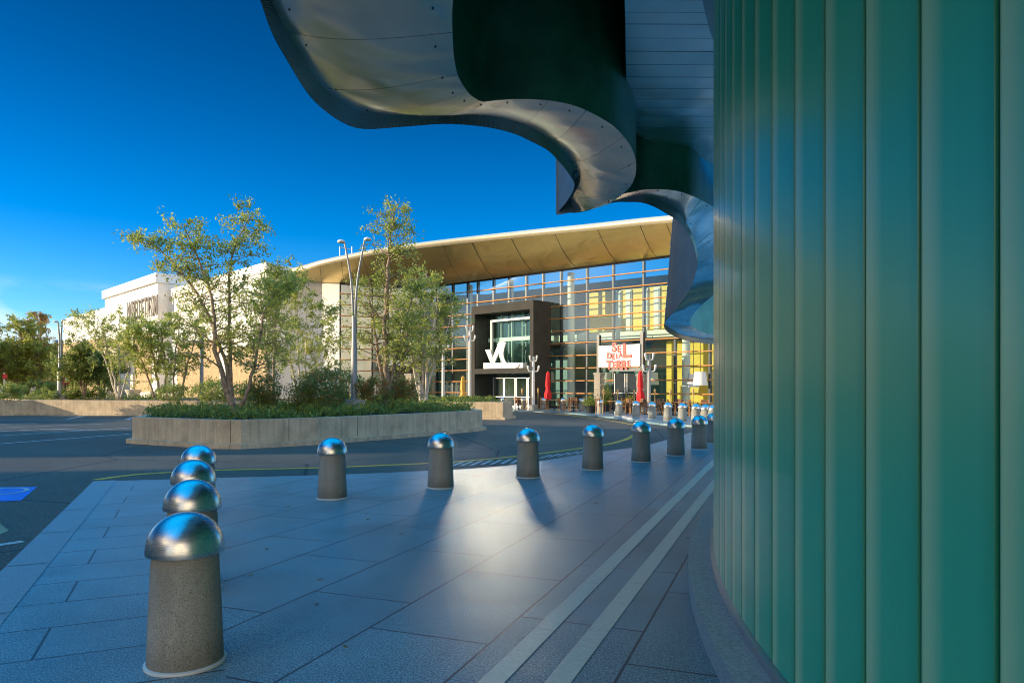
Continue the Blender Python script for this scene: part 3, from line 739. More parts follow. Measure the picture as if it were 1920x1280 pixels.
def spiky_lamp(label,px,ytop,d,zb=0.0,group='branching lamps on the terrace'):
    p=at(px,ytop,d); h=p.z-zb; x,y=p.x,p.y
    t=thing('branching_lamp_post',label,'lamp post',(x,y,zb),group)
    b=MB(); b.lathe([(.3,0),(.3,.35),(.13,.38)],16,(x,y,zb)); b.build('concrete_foot',MAT['concrete_grey'],t)
    b=MB(); b.lathe([(.12,.38),(.105,h*.6),(.09,h)],16,(x,y,zb)); b.build('post',MAT['white_metal'] if d>47 else MAT['pole'],t,smooth=True,auto=40)
    for s,z0,w in ((-1,h-1.05,.34),(1,h-1.05,.34),(-1,h-.35,.22),(1,h-.35,.22)):
        P=[(x,y,zb+z0),(x+s*w*.8,y-.05,zb+z0+.03),(x+s*w,y-.07,zb+z0+.16),(x+s*w*1.15,y-.08,zb+z0+.42)]
        b=MB(); b.tube(catmull(P,4),[.05]*9+[.075]*4,8); b.build('lamp_arm',MAT['white_metal'],t,smooth=True)
spiky_lamp('grey branching lamp post in front of the portal right jamb',1000,668,49)
spiky_lamp('white branching lamp post right of the restaurant board',1217,664,43)
spiky_lamp('tall white branching lamp post at the portal left jamb',881,612,51)
spiky_lamp('white lamp column left of the ochre umbrella, top in leaves',831,630,50)

# ------------------------------------------------------------------ department store (white)
A0=Vector((-20.7,60,0)); A1=Vector((-70,111,0)); ud=(A1-A0).normalized(); inn_=Vector((.72,.70,0)).normalized()
st=thing('department_store','long white and tan department store behind the trees at left','store building',A0.lerp(A1,.5))
def wallq(s0,s1,out,z0,z1,th=.5):
    b=MB(); p0=A0+ud*s0-inn_*out; p1=A0+ud*s1-inn_*out; q1=p1+inn_*th; q0=p0+inn_*th
    b.prism([(p0.x,p0.y),(q0.x,q0.y),(q1.x,q1.y),(p1.x,p1.y)],z0,z1); return b
Ltot=(A1-A0).length
wallq(0,Ltot,0,-.1,11.95,20).build('wall',MAT['stucco'],st)
wallq(-.12,Ltot+.1,.12,11.3,12.1,.4).build('parapet_cornice',MAT['stucco'],st)
wallq(-.06,8,.06,-.1,5.2,.3).build('stone_cladding',MAT['tan'],st)
wallq(10,21,.06,-.1,6.2,.3).build('stone_cladding',MAT['tan'],st)
wallq(44,Ltot+.05,.06,-.1,8.2,.3).build('stone_cladding',MAT['tan'],st)
sb0,sb1=23.5,43.4
wallq(sb0,sb1,1.2,-.1,13.2,6).build('entrance_block',MAT['stucco'],st)
wallq(sb0-.25,sb1+.25,1.5,12.75,13.75,6.6).build('block_cornice',MAT['stucco'],st)
wallq(sb0+2,sb1-2,1.28,1,7.5,.2).build('stone_cladding',MAT['tan'],st)
for s in (31,40.5): wallq(s,s+1.0,1.5,-.1,7.6,.4).build('pilaster',MAT['stucco'],st)
wallq(31.8,40.2,3.2,3.4,3.8,2.2).build('door_canopy',MAT['bronze_dark'],st)
wallq(31.8,40.2,3.0,3.85,6.2,1.9).build('canopy_gable',MAT['beige'],st)
wallq(32.2,36,1.42,0,3.2,.1).build('door',MAT['window_dark'],st)
wallq(36.4,39.8,1.42,0,3.2,.1).build('door',MAT['beige'],st)

def text_geo(txt,size,ext):
    cu=bpy.data.curves.new('t','FONT'); cu.offset=(.03 if size<2 else .012)*size; cu.body=txt; cu.size=size; cu.extrude=ext; cu.align_x='CENTER'
    o=bpy.data.objects.new('t',cu); COL.objects.link(o)
    dg=bpy.context.evaluated_depsgraph_get(); me=o.evaluated_get(dg).to_mesh()
    v=[tuple(x.co) for x in me.vertices]; f=[tuple(p.vertices) for p in me.polygons]
    o.evaluated_get(dg).to_mesh_clear(); bpy.data.objects.remove(o); bpy.data.curves.remove(cu); return v,f
def put_text(b,txt,size,ext,origin,u,up,nrm,sx=1,sy=1,rot=0):
    v,f=text_geo(txt,size,ext); i=len(b.v); ca,sa=math.cos(rot),math.sin(rot)
    for x,y,z in v:
        x*=sx; y*=sy; x,y=x*ca-y*sa,x*sa+y*ca
        b.v.append(tuple(Vector(origin)+Vector(u)*x+Vector(up)*y+Vector(nrm)*z))
    for q in f: b.f.append(tuple(i+k for k in q)); b.mi.append(b.cur)
UP=Vector((0,0,1)); tu=-ud; tn=-inn_
def s_at(px,out):     # distance along the store wall for a photo column
    k=(px-960)/F; o=A0-inn_*out; return (k*o.y-o.x)/(ud.x-k*ud.y)
sl_,sr_=s_at(239,1.3),s_at(297,1.3)
b=MB()
word='NORDSTROM'
for k,chh in enumerate(word):
    s=sl_+(sr_-sl_)*(k+.5)/len(word); o=A0+ud*s-inn_*1.34; put_text(b,chh,2.7,.03,(o.x,o.y,9.3),tu,UP,tn,sx=.66*abs(sl_-sr_)/12.5,sy=1.15)
b.build('letter_sign',MAT['letters_dark'],st)
# return wall and white wall beside the glass
WA=A0.copy(); WB=Vector((-19.0,61.9,0)); WC=at(637,725,59.9); WC.z=0

# ------------------------------------------------------------------ mall building with curved glass wall
mall=thing('mall_building','mall with curved glass front, orange rails and sweeping gold roof','mall building',(0,57,0))
b=MB(); b.prism([(WB.x,WB.y),(WC.x,WC.y),(WC.x+2,WC.y+9),(WB.x+2,WB.y+9)],-.1,11.2); b.build('white_wall',MAT['stucco'],mall)
def on_line(px):
    k=(px-960)/F; t=(k*58.4+2.85)/(.772+.636*k); return 58.4-.636*t
fpx=[(638,59.9),(735,61.6)]+[(x,on_line(x)) for x in (815,830,895,960,1017,1100,1180,1255,1340,1420)]
fac=catmull([Vector(((x-960)/F*d,d,0)) for x,d in fpx],8)
def fac_px(px):
    k=(px-960)/F
    for a,c in zip(fac,fac[1:]):
        fa=a.x-k*a.y; fc=c.x-k*c.y
        if fa<=0<=fc: return a.lerp(c,fa/(fa-fc))
    return fac[-1] if px>1000 else fac[0]
mpx=[638,668,698,728,758,788,818,848,876,895,924.6,954,986,1017.5,1051,1100,1149,1206,1265,1330,1400,1419]
mp=[fac_px(x) for x in mpx]
GT=10.25
def outn(k):
    a=mp[max(k-1,0)]; c=mp[min(k+1,len(mp)-1)]; t=(c-a).normalized(); return Vector((t.y,-t.x,0))
b=MB()
for a,c in zip(mp,mp[1:]): b.quad((a.x,a.y,0),(c.x,c.y,0),(c.x,c.y,GT),(a.x,a.y,GT))
b.build('glass_wall',MAT['glass'],mall)
for k,p in enumerate(mp):
    t=outn(k); rz=math.atan2(t.y,t.x)
    b=MB(); q=p-t*.12; b.box((q.x,q.y,GT/2),(.26,.13,GT-.02),rz); b.build('mullion',MAT['mullion'],mall)
b=MB(); b.tube([p+outn(k)*-.02+Vector((0,0,GT+.1)) for k,p in enumerate(mp)],.16,6); b.build('head_rail',MAT['dark_metal'],mall)
b=MB(); b.tube([p+outn(k)*-.02+Vector((0,0,.08)) for k,p in enumerate(mp)],.1,6); b.build('sill_rail',MAT['dark_metal'],mall)
PL=at(884,575,56.9); PR=at(1000,562,52.3); PL.z=PR.z=0
pu=(PR-PL).normalized(); pn=Vector((-pu.y,pu.x,0)); PWd=(PR-PL).length     # pn points into the building
def pp(s,t,z): q=PL+pu*s+pn*t; return Vector((q.x,q.y,z))
for k in range(10):
    z=1.12+.925*k
    for lo,hi in ((0,9),(13,21)):
        b=MB(); b.tube([mp[q]+outn(q)*.1+Vector((0,0,z)) for q in range(lo,hi+1)],.047,6); b.build('louvre_rail',MAT['louvre'],mall,smooth=True)
    if z>8.3:
        b=MB(); b.tube([mp[q]+outn(q)*.1+Vector((0,0,z)) for q in range(9,14)],.055,6); b.build('louvre_rail',MAT['louvre'],mall,smooth=True)
# interior
b=MB(); fl=[(p.x,p.y) for p in mp]; bk=[(p.x-outn(k).x*9,p.y-outn(k).y*9) for k,p in enumerate(mp)]
b.prism(fl+bk[::-1],-.1,.02); b.build('interior_floor',MAT['floor_int'],mall)
b=MB(); b.grid([[(x,y,0) for x,y in bk],[(x,y,GT+.4) for x,y in bk]]); b.build('interior_back_wall',MAT['int_wall'],mall)
def strip_off(o0,o1,z0,z1,lo,hi,name,mat):
    b=MB(); P=[mp[k]-outn(k)*o0 for k in range(lo,hi+1)]; Q=[mp[k]-outn(k)*o1 for k in range(lo,hi+1)]
    b.prism([(p.x,p.y) for p in P]+[(p.x,p.y) for p in Q][::-1],z0,z1); return b.build(name,MAT[mat],mall)
strip_off(1.8,2.3,5.1,5.6,0,20,'mezzanine_edge','white_int')
strip_off(2.4,8.9,5.2,5.45,0,20,'mezzanine_floor','cream')
strip_off(6.5,6.8,0,4.9,2,12,'interior_partition','teal_int')
strip_off(3.4,3.6,5.62,8.9,14,20,'shopfront_upper','yellow_wall')
strip_off(3.4,3.6,.02,4.9,17,20,'shopfront_lower','yellow_wall')
strip_off(6.0,6.2,.02,4.9,13,17,'shopfront_lower','teal_int')
for k in range(15,20):
    for f_ in (.3,.7):
        q=(mp[k].lerp(mp[k+1],f_))-outn(k)*3.3; t=outn(k); rz=math.atan2(t.y,t.x)
        b=MB(); b.box((q.x,q.y,7.2),(.12,.34,3.1),rz); b.box((q.x-t.x*.03,q.y-t.y*.03,7.2),(.06,.5,3.3),rz); b.build('shop_panel',MAT['white_int'],mall)
for k,f_ in ((14,.05),(18,.1),(10,.5),(7,.5),(4,.3),(1,.5)):
    q=mp[k].lerp(mp[k+1],f_)-outn(k)*1.2; b=MB(); b.lathe([(.3,.02),(.28,.2),(.26,GT)],16,(q.x,q.y,0)); b.build('interior_column',MAT['white_int'],mall,smooth=True,auto=40)
for k,f_,z in ((12,.5,6.4),(15,.5,6.3),(16,.2,8.1)):
    pass
# roof
ed=[(538,505,60.4,10.6),(570,497,58.6,0),(600,488,57.4,0),(650,477,56.2,0),(700,467,55.2,0),(760,458,54.3,0),(830,449,53.3,0),(900,441,52.2,0),(1000,430,50,0),(1100,420,47.5,0),(1200,409,45,0),(1262,403,43.3,0),(1340,393,41,0),(1440,378,38,0)]
inr=[at(539,511,61.3),at(566,523,61.5),at(604,532,61.2),at(660,535,60.4)]
for x in (735,800,872,945,1042,1138,1232,1290,1365,1419):
    q=fac_px(x); inr.append(Vector((q.x,q.y,GT+.05)))
edp=catmull([at(x,y,d) for x,y,d,_ in ed],5); inp=catmull(inr,5)
rows=[];fas=[];top=[]
for e,i_ in zip(edp,inp):
    lo=e-Vector((0,0,.46)); row=[]
    for k in range(9):
        u=k/8; q=i_.lerp(lo,u); q.z-=.55*math.sin(math.pi*u)*(lo-i_).length/8; row.append(q)
    rows.append(row)
    oo=(e-i_); oo.z=0; oo=oo.normalized()
    fas.append([lo,lo+oo*.10+Vector((0,0,.1)),lo+oo*.14+Vector((0,0,.25)),lo+oo*.08+Vector((0,0,.4)),e])
    bb_=i_-oo*10; top.append([e,Vector((bb_.x,bb_.y,12.6))])
b=MB(); b.grid(rows); b.build('gold_soffit',MAT['gold'],mall,smooth=True)
b=MB(); b.grid(fas,flip=False); b.build('roof_fascia',MAT['gold_edge'],mall,smooth=True)
b=MB(); b.grid(top); b.build('roof_deck',MAT['stucco'],mall)
# soffit seams
b=MB()
for k in range(2,len(rows)-1,4):
    b.tube([q-Vector((0,0,.004)) for q in rows[k]],.012,4)
b.build('soffit_seam',MAT['bronze'],mall)
# roof ladder rail
b=MB()
for x in (637,648,660): b.tube([at(x,487,57),at(x,462,57)],.04,4)
b.tube([at(637,463,57),at(660,468,57)],.035,4); b.build('roof_railing',MAT['grey_metal'],mall)

# portal
por=MB()
def pbox(b,s0,s1,t0,t1,z0,z1):
    b.prism([tuple(pp(s0,t0,0))[:2],tuple(pp(s1,t0,0))[:2],tuple(pp(s1,t1,0))[:2],tuple(pp(s0,t1,0))[:2]],z0,z1)
HT=8.0
pbox(por,0,.36,0,2.3,0,HT); pbox(por,PWd-.36,PWd,0,2.0,0,HT); pbox(por,.36,PWd-.36,0,2.0,7.35,HT)
portal=por.build('entrance_portal',MAT['bronze'],mall)
b=MB(); pbox(b,.36,PWd-.36,0.002,.5,2.62,3.02); b.build('portal_beam',MAT['bronze'],portal)
b=MB(); pbox(b,.361,.40,.06,1.4,0.02,7.34); b.build('portal_lining',MAT['bronze_dark'],portal)
b=MB(); pbox(b,.41,PWd-.37,1.3,1.33,3.0,7.34); b.build('portal_glass',MAT['clear_glass'],portal)
b=MB()
for s0,s1,z0,z1 in ((1.25,1.37,3.02,6.9),(PWd-.55,PWd-.42,3.02,7.0),(1.37,PWd-.55,6.74,6.9)): pbox(b,s0,s1,.9,1.1,z0,z1)
b.build('portal_frame',MAT['white_metal'],portal)
b=MB()
for k in range(4):
    s=1.9+k*1.15; pbox(b,s,s+.05,1.4,1.5,3.0,7.3)
pbox(b,.5,PWd-.4,1.4,1.5,5.2,5.5); b.build('portal_mullion',MAT['white_int'],portal)
b=MB()
for k in range(5):
    z=3.2+k*.85
    p0,p1=pp(2.2,3.0,z+.9),pp(5.9,3.0,z); b.slab([p0,p1,p1+Vector((0,0,.22)),p0+Vector((0,0,.22))],pn*.15)
b.build('stair_stringer',MAT['teal_int'],portal)
b=MB(); pbox(b,.4,PWd-.4,1.62,1.7,0,2.6); b.build('lobby_backing',MAT['window_dark'],portal)
dw=(PWd-1.2-.4)/4
for k in range(4):
    s=1.05+k*(dw+.0); b=MB()
    pbox(b,s+.03,s+.10,1.35,1.42,.02,2.35); pbox(b,s+dw-.10,s+dw-.03,1.35,1.42,.02,2.35)
    pbox(b,s+.1,s+dw-.1,1.35,1.42,2.27,2.35); pbox(b,s+.1,s+dw-.1,1.35,1.42,.02,.12); pbox(b,s+.1,s+dw-.1,1.35,1.42,.78,.84)
    dr=b.build('door',MAT['grey_metal'],portal)
    b=MB(); pbox(b,s+.1,s+dw-.1,1.375,1.39,.12,2.27); b.build('door_pane',MAT['glass'],dr)
# emblem on its plinth
def p_sz(px,py,t):
    o=PL+pn*t; k=(px-960)/F; s=(k*o.y-o.x)/(pu.x-k*pu.y); q=o+pu*s; return s,CH+(HY-py)/F*q.y
def emb(pts,t,th,b):
    P=[pp(*(lambda sz:(sz[0],t,sz[1]))(p_sz(x,y,t))) for x,y in pts]; b.slab(P,pn*th)
b=MB(); emb([(906.5,680),(980,679.5),(980,691.5),(906.5,691.8)],.15,.5,b); b.build('emblem_plinth',MAT['white_int'],portal)
b=MB()
emb([(909.5,655.5),(919,655),(923.5,673),(920,681)],.25,.12,b)
emb([(920,681),(921.5,675.5),(935,641.5),(945,641.0),(926,681)],.28,.12,b)
b.build('emblem',MAT['white_metal'],portal)
cv=catmull([Vector((x,y,0)) for x,y in ((943.5,640.5),(940.5,652),(939.5,664),(943,676),(951,685),(961,688),(969,687),(972,683))],4)
b=MB(); n=len(cv)
for k in range(n-1):
    w0=4.2*(1-k/n)+.9; w1=4.2*(1-(k+1)/n)+.9
    t0=(cv[min(k+1,n-1)]-cv[k]).normalized(); n0=Vector((-t0.y,t0.x,0))
    emb([tuple((cv[k]+n0*w0))[:2],tuple((cv[k]-n0*w0))[:2],tuple((cv[k+1]-n0*w1))[:2],tuple((cv[k+1]+n0*w1))[:2]],.06,.08,b)
b.build('emblem_swash',MAT['white_metal'],portal)
# side entrance canopy behind birches
ca=fac_px(724); cb=fac_px(776); o0=outn(4)
b=MB(); b.prism([(ca.x+o0.x*2.2,ca.y+o0.y*2.2),(cb.x+o0.x*2.2,cb.y+o0.y*2.2),(cb.x+o0.x*.15,cb.y+o0.y*.15),(ca.x+o0.x*.15,ca.y+o0.y*.15)],3.0,3.4); sc=b.build('side_canopy',MAT['bronze_dark'],mall)
b=MB(); b.prism([(ca.x+o0.x*2.0,ca.y+o0.y*2.0),(cb.x+o0.x*2.0,cb.y+o0.y*2.0),(cb.x+o0.x*1.8,cb.y+o0.y*1.8),(ca.x+o0.x*1.8,ca.y+o0.y*1.8)],3.41,4.1); b.build('canopy_band',MAT['white_int'],sc)
b=MB(); b.prism([(ca.x+o0.x*.5,ca.y+o0.y*.5),(cb.x+o0.x*.5,cb.y+o0.y*.5),(cb.x+o0.x*.2,cb.y+o0.y*.2),(ca.x+o0.x*.2,ca.y+o0.y*.2)],0,2.9); b.build('side_door',MAT['window_dark'],sc)

# ------------------------------------------------------------------ restaurant entrance and terrace
def stone_pillar(label,px,y0,d,w):
    p=at(px,y0,d); t=thing('stone_pillar',label,'pillar',(p.x,p.y,0)); b=MB(); z=0
    while z<p.z-.12:
        h=random.uniform(.13,.2); b.box((p.x+random.uniform(-.015,.015),p.y+random.uniform(-.015,.015),z+h/2),(w*random.uniform(.95,1.02),w*random.uniform(.95,1.02),h-.012),R(-42)); z+=h
    b.build('stone_courses',MAT['stone'],t); b=MB(); b.box((p.x,p.y,z+.06),(w*1.12,w*1.12,.12),R(-42)); b.build('capstone',MAT['concrete_grey'],t)
stone_pillar('stacked stone pillar left of the restaurant doors',1123.5,702,48.0,.52)
stone_pillar('stacked stone pillar behind the right red umbrella',1203.5,702,45.6,.52)
stone_pillar('stacked stone pillar among birch stems by the side doors',772,704,57,.75)
SD=47.2
su=Vector((.70,-.714,0)).normalized(); sn=Vector((su.y,-su.x,0))     # sn towards camera-left
sl0=at(1122,725,48.3); sl0.z=0
def sx_px(px,off=0):
    o=sl0+sn*off; k=(px-960)/F; s=(k*o.y-o.x)/(su.x-k*su.y); return o+su*s
rs=thing('restaurant_sign','pale board with red lettering over the restaurant doors','sign',(sl0.x,sl0.y,0))
def sboard(b,x0,y0,x1,y1,off,th,x1y=None):
    a=sx_px(x0,off); c=sx_px(x1,off); za0=CH+(HY-y0)/F*((a.y+c.y)/2); za1=CH+(HY-y1)/F*((a.y+c.y)/2)
    b.slab([(a.x,a.y,za1),(c.x,c.y,za1),(c.x,c.y,za0),(a.x,a.y,za0)],sn*-th)
b=MB(); sboard(b,1122.5,646.5,1199.5,687.5,.3,.12); b.build('sign_board',MAT['white_int'],rs)
for x in (1123,1205):
    q=sx_px(x,.1); b=MB(); b.box((q.x,q.y,2.55),(.22,.22,5.1),R(-45)); b.build('sign_post',MAT['dark_metal'],rs)
b=MB()
def letter(chx,px,py,hpx,sx=1,rot=0):
    o=sx_px(px,.33); sc=o.y/F; o.z=CH+(HY-py)*sc
    put_text(b,chx,hpx*sc/.7,.02,o,su,UP,sn,sx=sx*1.22,rot=rot*.5)
for chx,px,py,h,sx,rot in (('S',1151,659,17,.8,-.12),('E',1160.5,659.5,12,.75,.08),('L',1175,669.5,26,.95,.03),
  ('D',1142,672,11,.8,-.05),('E',1150,673,10,.75,.1),('L',1157,672,9,.7,0),('A',1163.5,669,8.5,.7,.1),
  ('T',1142,692,16,.8,-.08),('E',1151.5,690,12,.75,.05),('R',1160,690.5,15,.75,0),('R',1170,692,16.5,.8,.05),('E',1179,686.5,11,.75,.12)):
    letter(chx,px,py,h,sx,rot)
b.build('red_lettering',MAT['red_letters'],rs)
b=MB(); sboard(b,1143,690,1201,696,.25,.5); b.build('door_lintel',MAT['dark_metal'],rs)
for x0,x1 in ((1152,1172),(1175,1195)):
    b=MB(); sboard(b,x0,700,x1,764,.0,.06); dd_=b.build('door',MAT['window_dark'],rs)
    b=MB(); sboard(b,x0,700,x0+1,737,.05,.04); sboard(b,x1-1,700,x1,737,.05,.04); sboard(b,x0+1,736,x1-1,737,.05,.04); b.build('door_handle',MAT['white_metal'],dd_)
def umbrella(label,px,y0,y1,d,mat,w=.3):
    p=at(px,y1,d); top=at(px,y0,d).z; x,y=p.x,p.y; h=top
    t=thing('closed_umbrella',label,'umbrella',(x,y,0),None)
    b=MB(); b.lathe([(.25,0),(.25,.06),(.03,.08),(.024,h*.99),(.02,h+.06)],12,(x,y,0)); b.build('pole',MAT['bamboo'],t,smooth=True,auto=40)
    b=MB(); n=20; zs=[(.05,h),(.12,h-.12),(w*.42,h-.5),(w*.5,h-.95),(w*.36,h-1.15),(w*.62,h-1.45),(w*.70,h-1.7),(w*.5,h-1.95)]
    i=len(b.v)
    for r,z in zs:
        for q in range(n):
            th=2*math.pi*q/n; rr=r*(1+.18*math.cos(5*th+z*2)); b.v.append((x+rr*math.cos(th),y+rr*math.sin(th),z))
    for k in range(len(zs)-1):
        for q in range(n):
            q2=(q+1)%n; b.face([i+k*n+q2,i+k*n+q,i+(k+1)*n+q,i+(k+1)*n+q2])
    b.face([i+q for q in range(n)]); b.build('canopy',MAT[mat],t,smooth=True)
umbrella('closed red umbrella standing left, right of the portal',1027.5,697,740,49.5,'red_fabric',.34)
umbrella('closed red umbrella standing right, before the restaurant doors',1201,695,745,43.8,'red_fabric',.34)
umbrella('closed ochre umbrella left of the portal, between white columns',868,705,742,52,'yellow_fabric',.36)
def torch(label,px,y0,d):
    p=at(px,y0,d); h=p.z; t=thing('bamboo_torch',label,'torch',(p.x,p.y,0),'bamboo torches on the terrace')
    lean=random.uniform(-.06,.06)
    b=MB(); b.tube([(p.x+lean,p.y,0),(p.x,p.y,h-.3)],.022,6); b.build('stake',MAT['bamboo'],t)
    b=MB(); b.lathe([(.03,h-.34),(.06,h-.2),(.065,h-.06),(.04,h-.05),(.035,h)],10,(p.x,p.y,0)); b.build('burner',MAT['bamboo'],t)
for lab,px,y0,d in (('bamboo torch by the left stone pillar',1131.6,728.5,42),('bamboo torch before the restaurant left door',1158,729,41),('bamboo torch before the restaurant right door',1189,730,40.5),('bamboo torch just right of the white branching lamp',1227.6,728.5,40),('bamboo torch second from the right on the terrace',1257,729,39.5),('rightmost bamboo torch near the green wall',1299.5,728.5,39),('bamboo torch left of the portal lamp by the doors',979,728,49),('bamboo torch between portal lamp and left red umbrella',1009,727,48)): torch(lab,px,y0,d)
def chair_proto():
    r=thing('terrace_chair','brown wicker terrace chair behind the far bollards','chair',(0,0,0),'chairs on the restaurant terrace')
    b=MB(); b.box((0,0,.44),(.44,.44,.05)); b.build('seat',MAT['wicker'],r)
    b=MB(); b.box((0,.21,.68),(.42,.04,.40)); b.build('backrest',MAT['wicker'],r)
    for sx in (-1,1):
        for sy in (-1,1):
            b=MB(); b.tube([(sx*.2,sy*.21,0),(sx*.19,sy*.19,.42 if sy<0 else .9)],.018,6); b.build('leg',MAT['louvre'],r)
        b=MB(); b.tube([(sx*.22,-.18,.44),(sx*.22,-.18,.64),(sx*.22,.2,.66)],.016,5); b.build('armrest',MAT['louvre'],r)
    return r
CP=chair_proto()
def table_proto():
    r=thing('terrace_table','small brown terrace table behind the far bollards','table',(0,0,0),'tables on the restaurant terrace')
    b=MB(); b.box((0,0,.735),(.75,.75,.035)); b.build('table_top',MAT['louvre'],r)
    b=MB(); b.lathe([(.24,0),(.24,.03),(.035,.05),(.035,.715)],12); b.build('pedestal',MAT['dark_metal'],r); return r
TP=table_proto(); first=True
for k,(px,d) in enumerate(((972,49.5),(1040,47.5),(1075,46),(1150,42.6),(1174,43.5),(1212,41.5),(1240,41),(1262,40.3),(1285,39.8),(1308,39),(1326,38.6))):
    q=at(px,725,d); tb=TP if k==0 else copy_tree(TP); tb.location=(q.x,q.y,.002); tb.rotation_euler=(0,0,random.uniform(-.5,.5))
    for j,(ox,oy,rz) in enumerate(((-.75,.1,1.57),(.75,-.1,-1.57),(.05,.72,.1))):
        if j==2 and k%2: continue
        cc=CP if first else copy_tree(CP); first=False
        cc.location=(q.x+ox,q.y+oy,.002); cc.rotation_euler=(0,0,rz+random.uniform(-.5,.5))
def potted(label,px,d,w,h,mat,pm='bronze_dark',n=700,fl=False):
    q=at(px,725,d); t=thing('potted_plant',label,'potted plant',(q.x,q.y,0))
    b=MB(); b.lathe([(w*.32,0),(w*.4,.1),(w*.45,.4),(w*.48,.45),(w*.4,.45),(w*.4,.40)],16,(q.x,q.y,0)); b.build('pot',MAT[pm],t,smooth=True,auto=40)
    P=[Vector((q.x+random.gauss(0,w*.3),q.y+random.gauss(0,w*.3),.45+abs(random.gauss(0,h*.35)))) for _ in range(n)]
    leaf_mesh('foliage',MAT[mat],P,[.14*random.uniform(.6,1.3) for _ in P],t,[.5+random.gauss(0,.2) for _ in P])
potted('leafy potted plant between two far bollards, left of the stone pillar',1108,43.5,.7,.75,'leaf_dark')
potted('spiky green plant in pot beside the left stone pillar',1138,46.5,.6,1.6,'leaf_dark')
potted('red flowering pot plant before the restaurant doors',1180,44.3,.6,.8,'leaf_red')
# big hanging lampshades inside the glass
for lab,px,y0,d,s in (('large white lampshade behind glass left of the rightmost torch',1313,697,45.2,1.0),('white lampshade behind the glass right of branching lamp',1223,698,48.8,1.0),('white lampshade behind the glass beside the left red umbrella',1029,697,55.6,1.0),('white lampshade above the left stone pillar behind glass',1137,698,51.6,.9),('small grey lampshade behind glass beside the large white one',1300,701,46.6,.9)):
    p=at(px,y0,d); t=thing('hanging_lamp',lab,'lamp',(p.x,p.y,p.z-.9))
    b=MB(); b.lathe([(.46*s,-.85),(.36*s,0)],20,p); b.build('lamp_shade',MAT['shade'],t,smooth=True,auto=40)
    b=MB(); b.tube([p+Vector((0,0,-.4)),Vector((p.x,p.y,5.1))],.02,5); b.build('cord',MAT['dark_metal'],t)
# mannequins behind the glass
def mannequin(label,px,d,seed):
    q=at(px,725,d); x,y=q.x,q.y
    t=thing('mannequin',label,'mannequin',(x,y,0),'mannequins in the shop window'); random.seed(seed)
    a=random.uniform(.1,.3)
    V=[(0,0,.95),(0,0,1.15),(0,0,1.38),(0,0,1.5),(0,-.01,1.62),(0,0,1.76),(.18,0,1.4),(.27,.02,1.12),(.24,-.1,.88),(-.18,0,1.4),(-.26-a*.3,.02,1.14),(-.2,-.14-a*.3,.98),(.1,0,.88),(.11,-.03,.48),(.11,.02,.06),(.11,-.12,.03),(-.1,0,.88),(-.12,-.06,.48),(-.13,.04,.06),(-.13,-.1,.03)]
    E=[(0,1),(1,2),(2,3),(3,4),(4,5),(2,6),(6,7),(7,8),(2,9),(9,10),(10,11),(0,12),(12,13),(13,14),(14,15),(0,16),(16,17),(17,18),(18,19)]
    Rr=[.14,.12,.15,.06,.085,.075,.055,.045,.03,.055,.045,.03,.09,.065,.045,.035,.09,.065,.045,.035]
    me=bpy.data.meshes.new('body'); me.from_pydata(V,E,[]); o=bpy.data.objects.new('body',me); COL.objects.link(o)
    md=o.modifiers.new('s','SKIN'); 
    for k,v in enumerate(me.skin_vertices[0].data): v.radius=(Rr[k],Rr[k]*.85); v.use_root=(k==0)
    md2=o.modifiers.new('u','SUBSURF'); md2.levels=md2.render_levels=1
    dg=bpy.context.evaluated_depsgraph_get(); me2=bpy.data.meshes.new_from_object(o.evaluated_get(dg)); bpy.data.objects.remove(o)
    me2.materials.clear(); me2.materials.append(MAT['skin_white']); me2.polygons.foreach_set('use_smooth',[True]*len(me2.polygons))
    o=bpy.data.objects.new('body',me2); COL.objects.link(o); o.parent=t; o.scale=(1,1,1); o.location=(0,0,.3)
    b=MB(); b.lathe([(.4,.02),(.4,.3),(.05,.31)],20,(x,y,0)); b.build('plinth',MAT['white_int'],t)
mannequin('white mannequin behind glass left of ochre umbrella, nearest the column',838,62.8,1); mannequin('white mannequin behind glass, middle of the three',847,62.4,2); mannequin('white mannequin behind glass closest to the ochre umbrella',856,62.0,3)
random.seed(11)
# ------------------------------------------------------------------ far left bits
p=at(123,698,48); t=thing('road_sign','red no entry sign with white bar on a short post','sign',(p.x,p.y,0))
b=MB(); b.tube([(p.x,p.y,0),(p.x,p.y,p.z+.05)],.04,6); b.build('sign_post',MAT['bronze'],t)
b=MB(); c_=Vector((p.x-.05,p.y-.08,p.z-.45)); fwd=Vector((.85,-.52,0)); rt=Vector((.52,.85,0))
ring=[c_+rt*.42*math.cos(k/24*6.283)+UP*.42*math.sin(k/24*6.283) for k in range(24)]; b.slab(ring,fwd*-.03); b.build('sign_disc',MAT['sign_red'],t)
b=MB(); b.slab([c_+fwd*.01+rt*sx*.32+UP*sz*.07 for sx,sz in ((-1,-1),(1,-1),(1,1),(-1,1))],fwd*-.005); b.build('sign_bar',MAT['white_paint'],t)
p=at(8,700,48); t=thing('road_sign','red and white sign at the far left edge','sign',(p.x,p.y,0))
b=MB(); b.tube([(p.x,p.y,0),(p.x,p.y,p.z+.05)],.04,6); b.build('sign_post',MAT['white_metal'],t)
b=MB(); b.box((p.x+.1,p.y-.08,p.z-.2),(.26,.03,.32),.5); b.build('sign_plate',MAT['sign_red'],t)
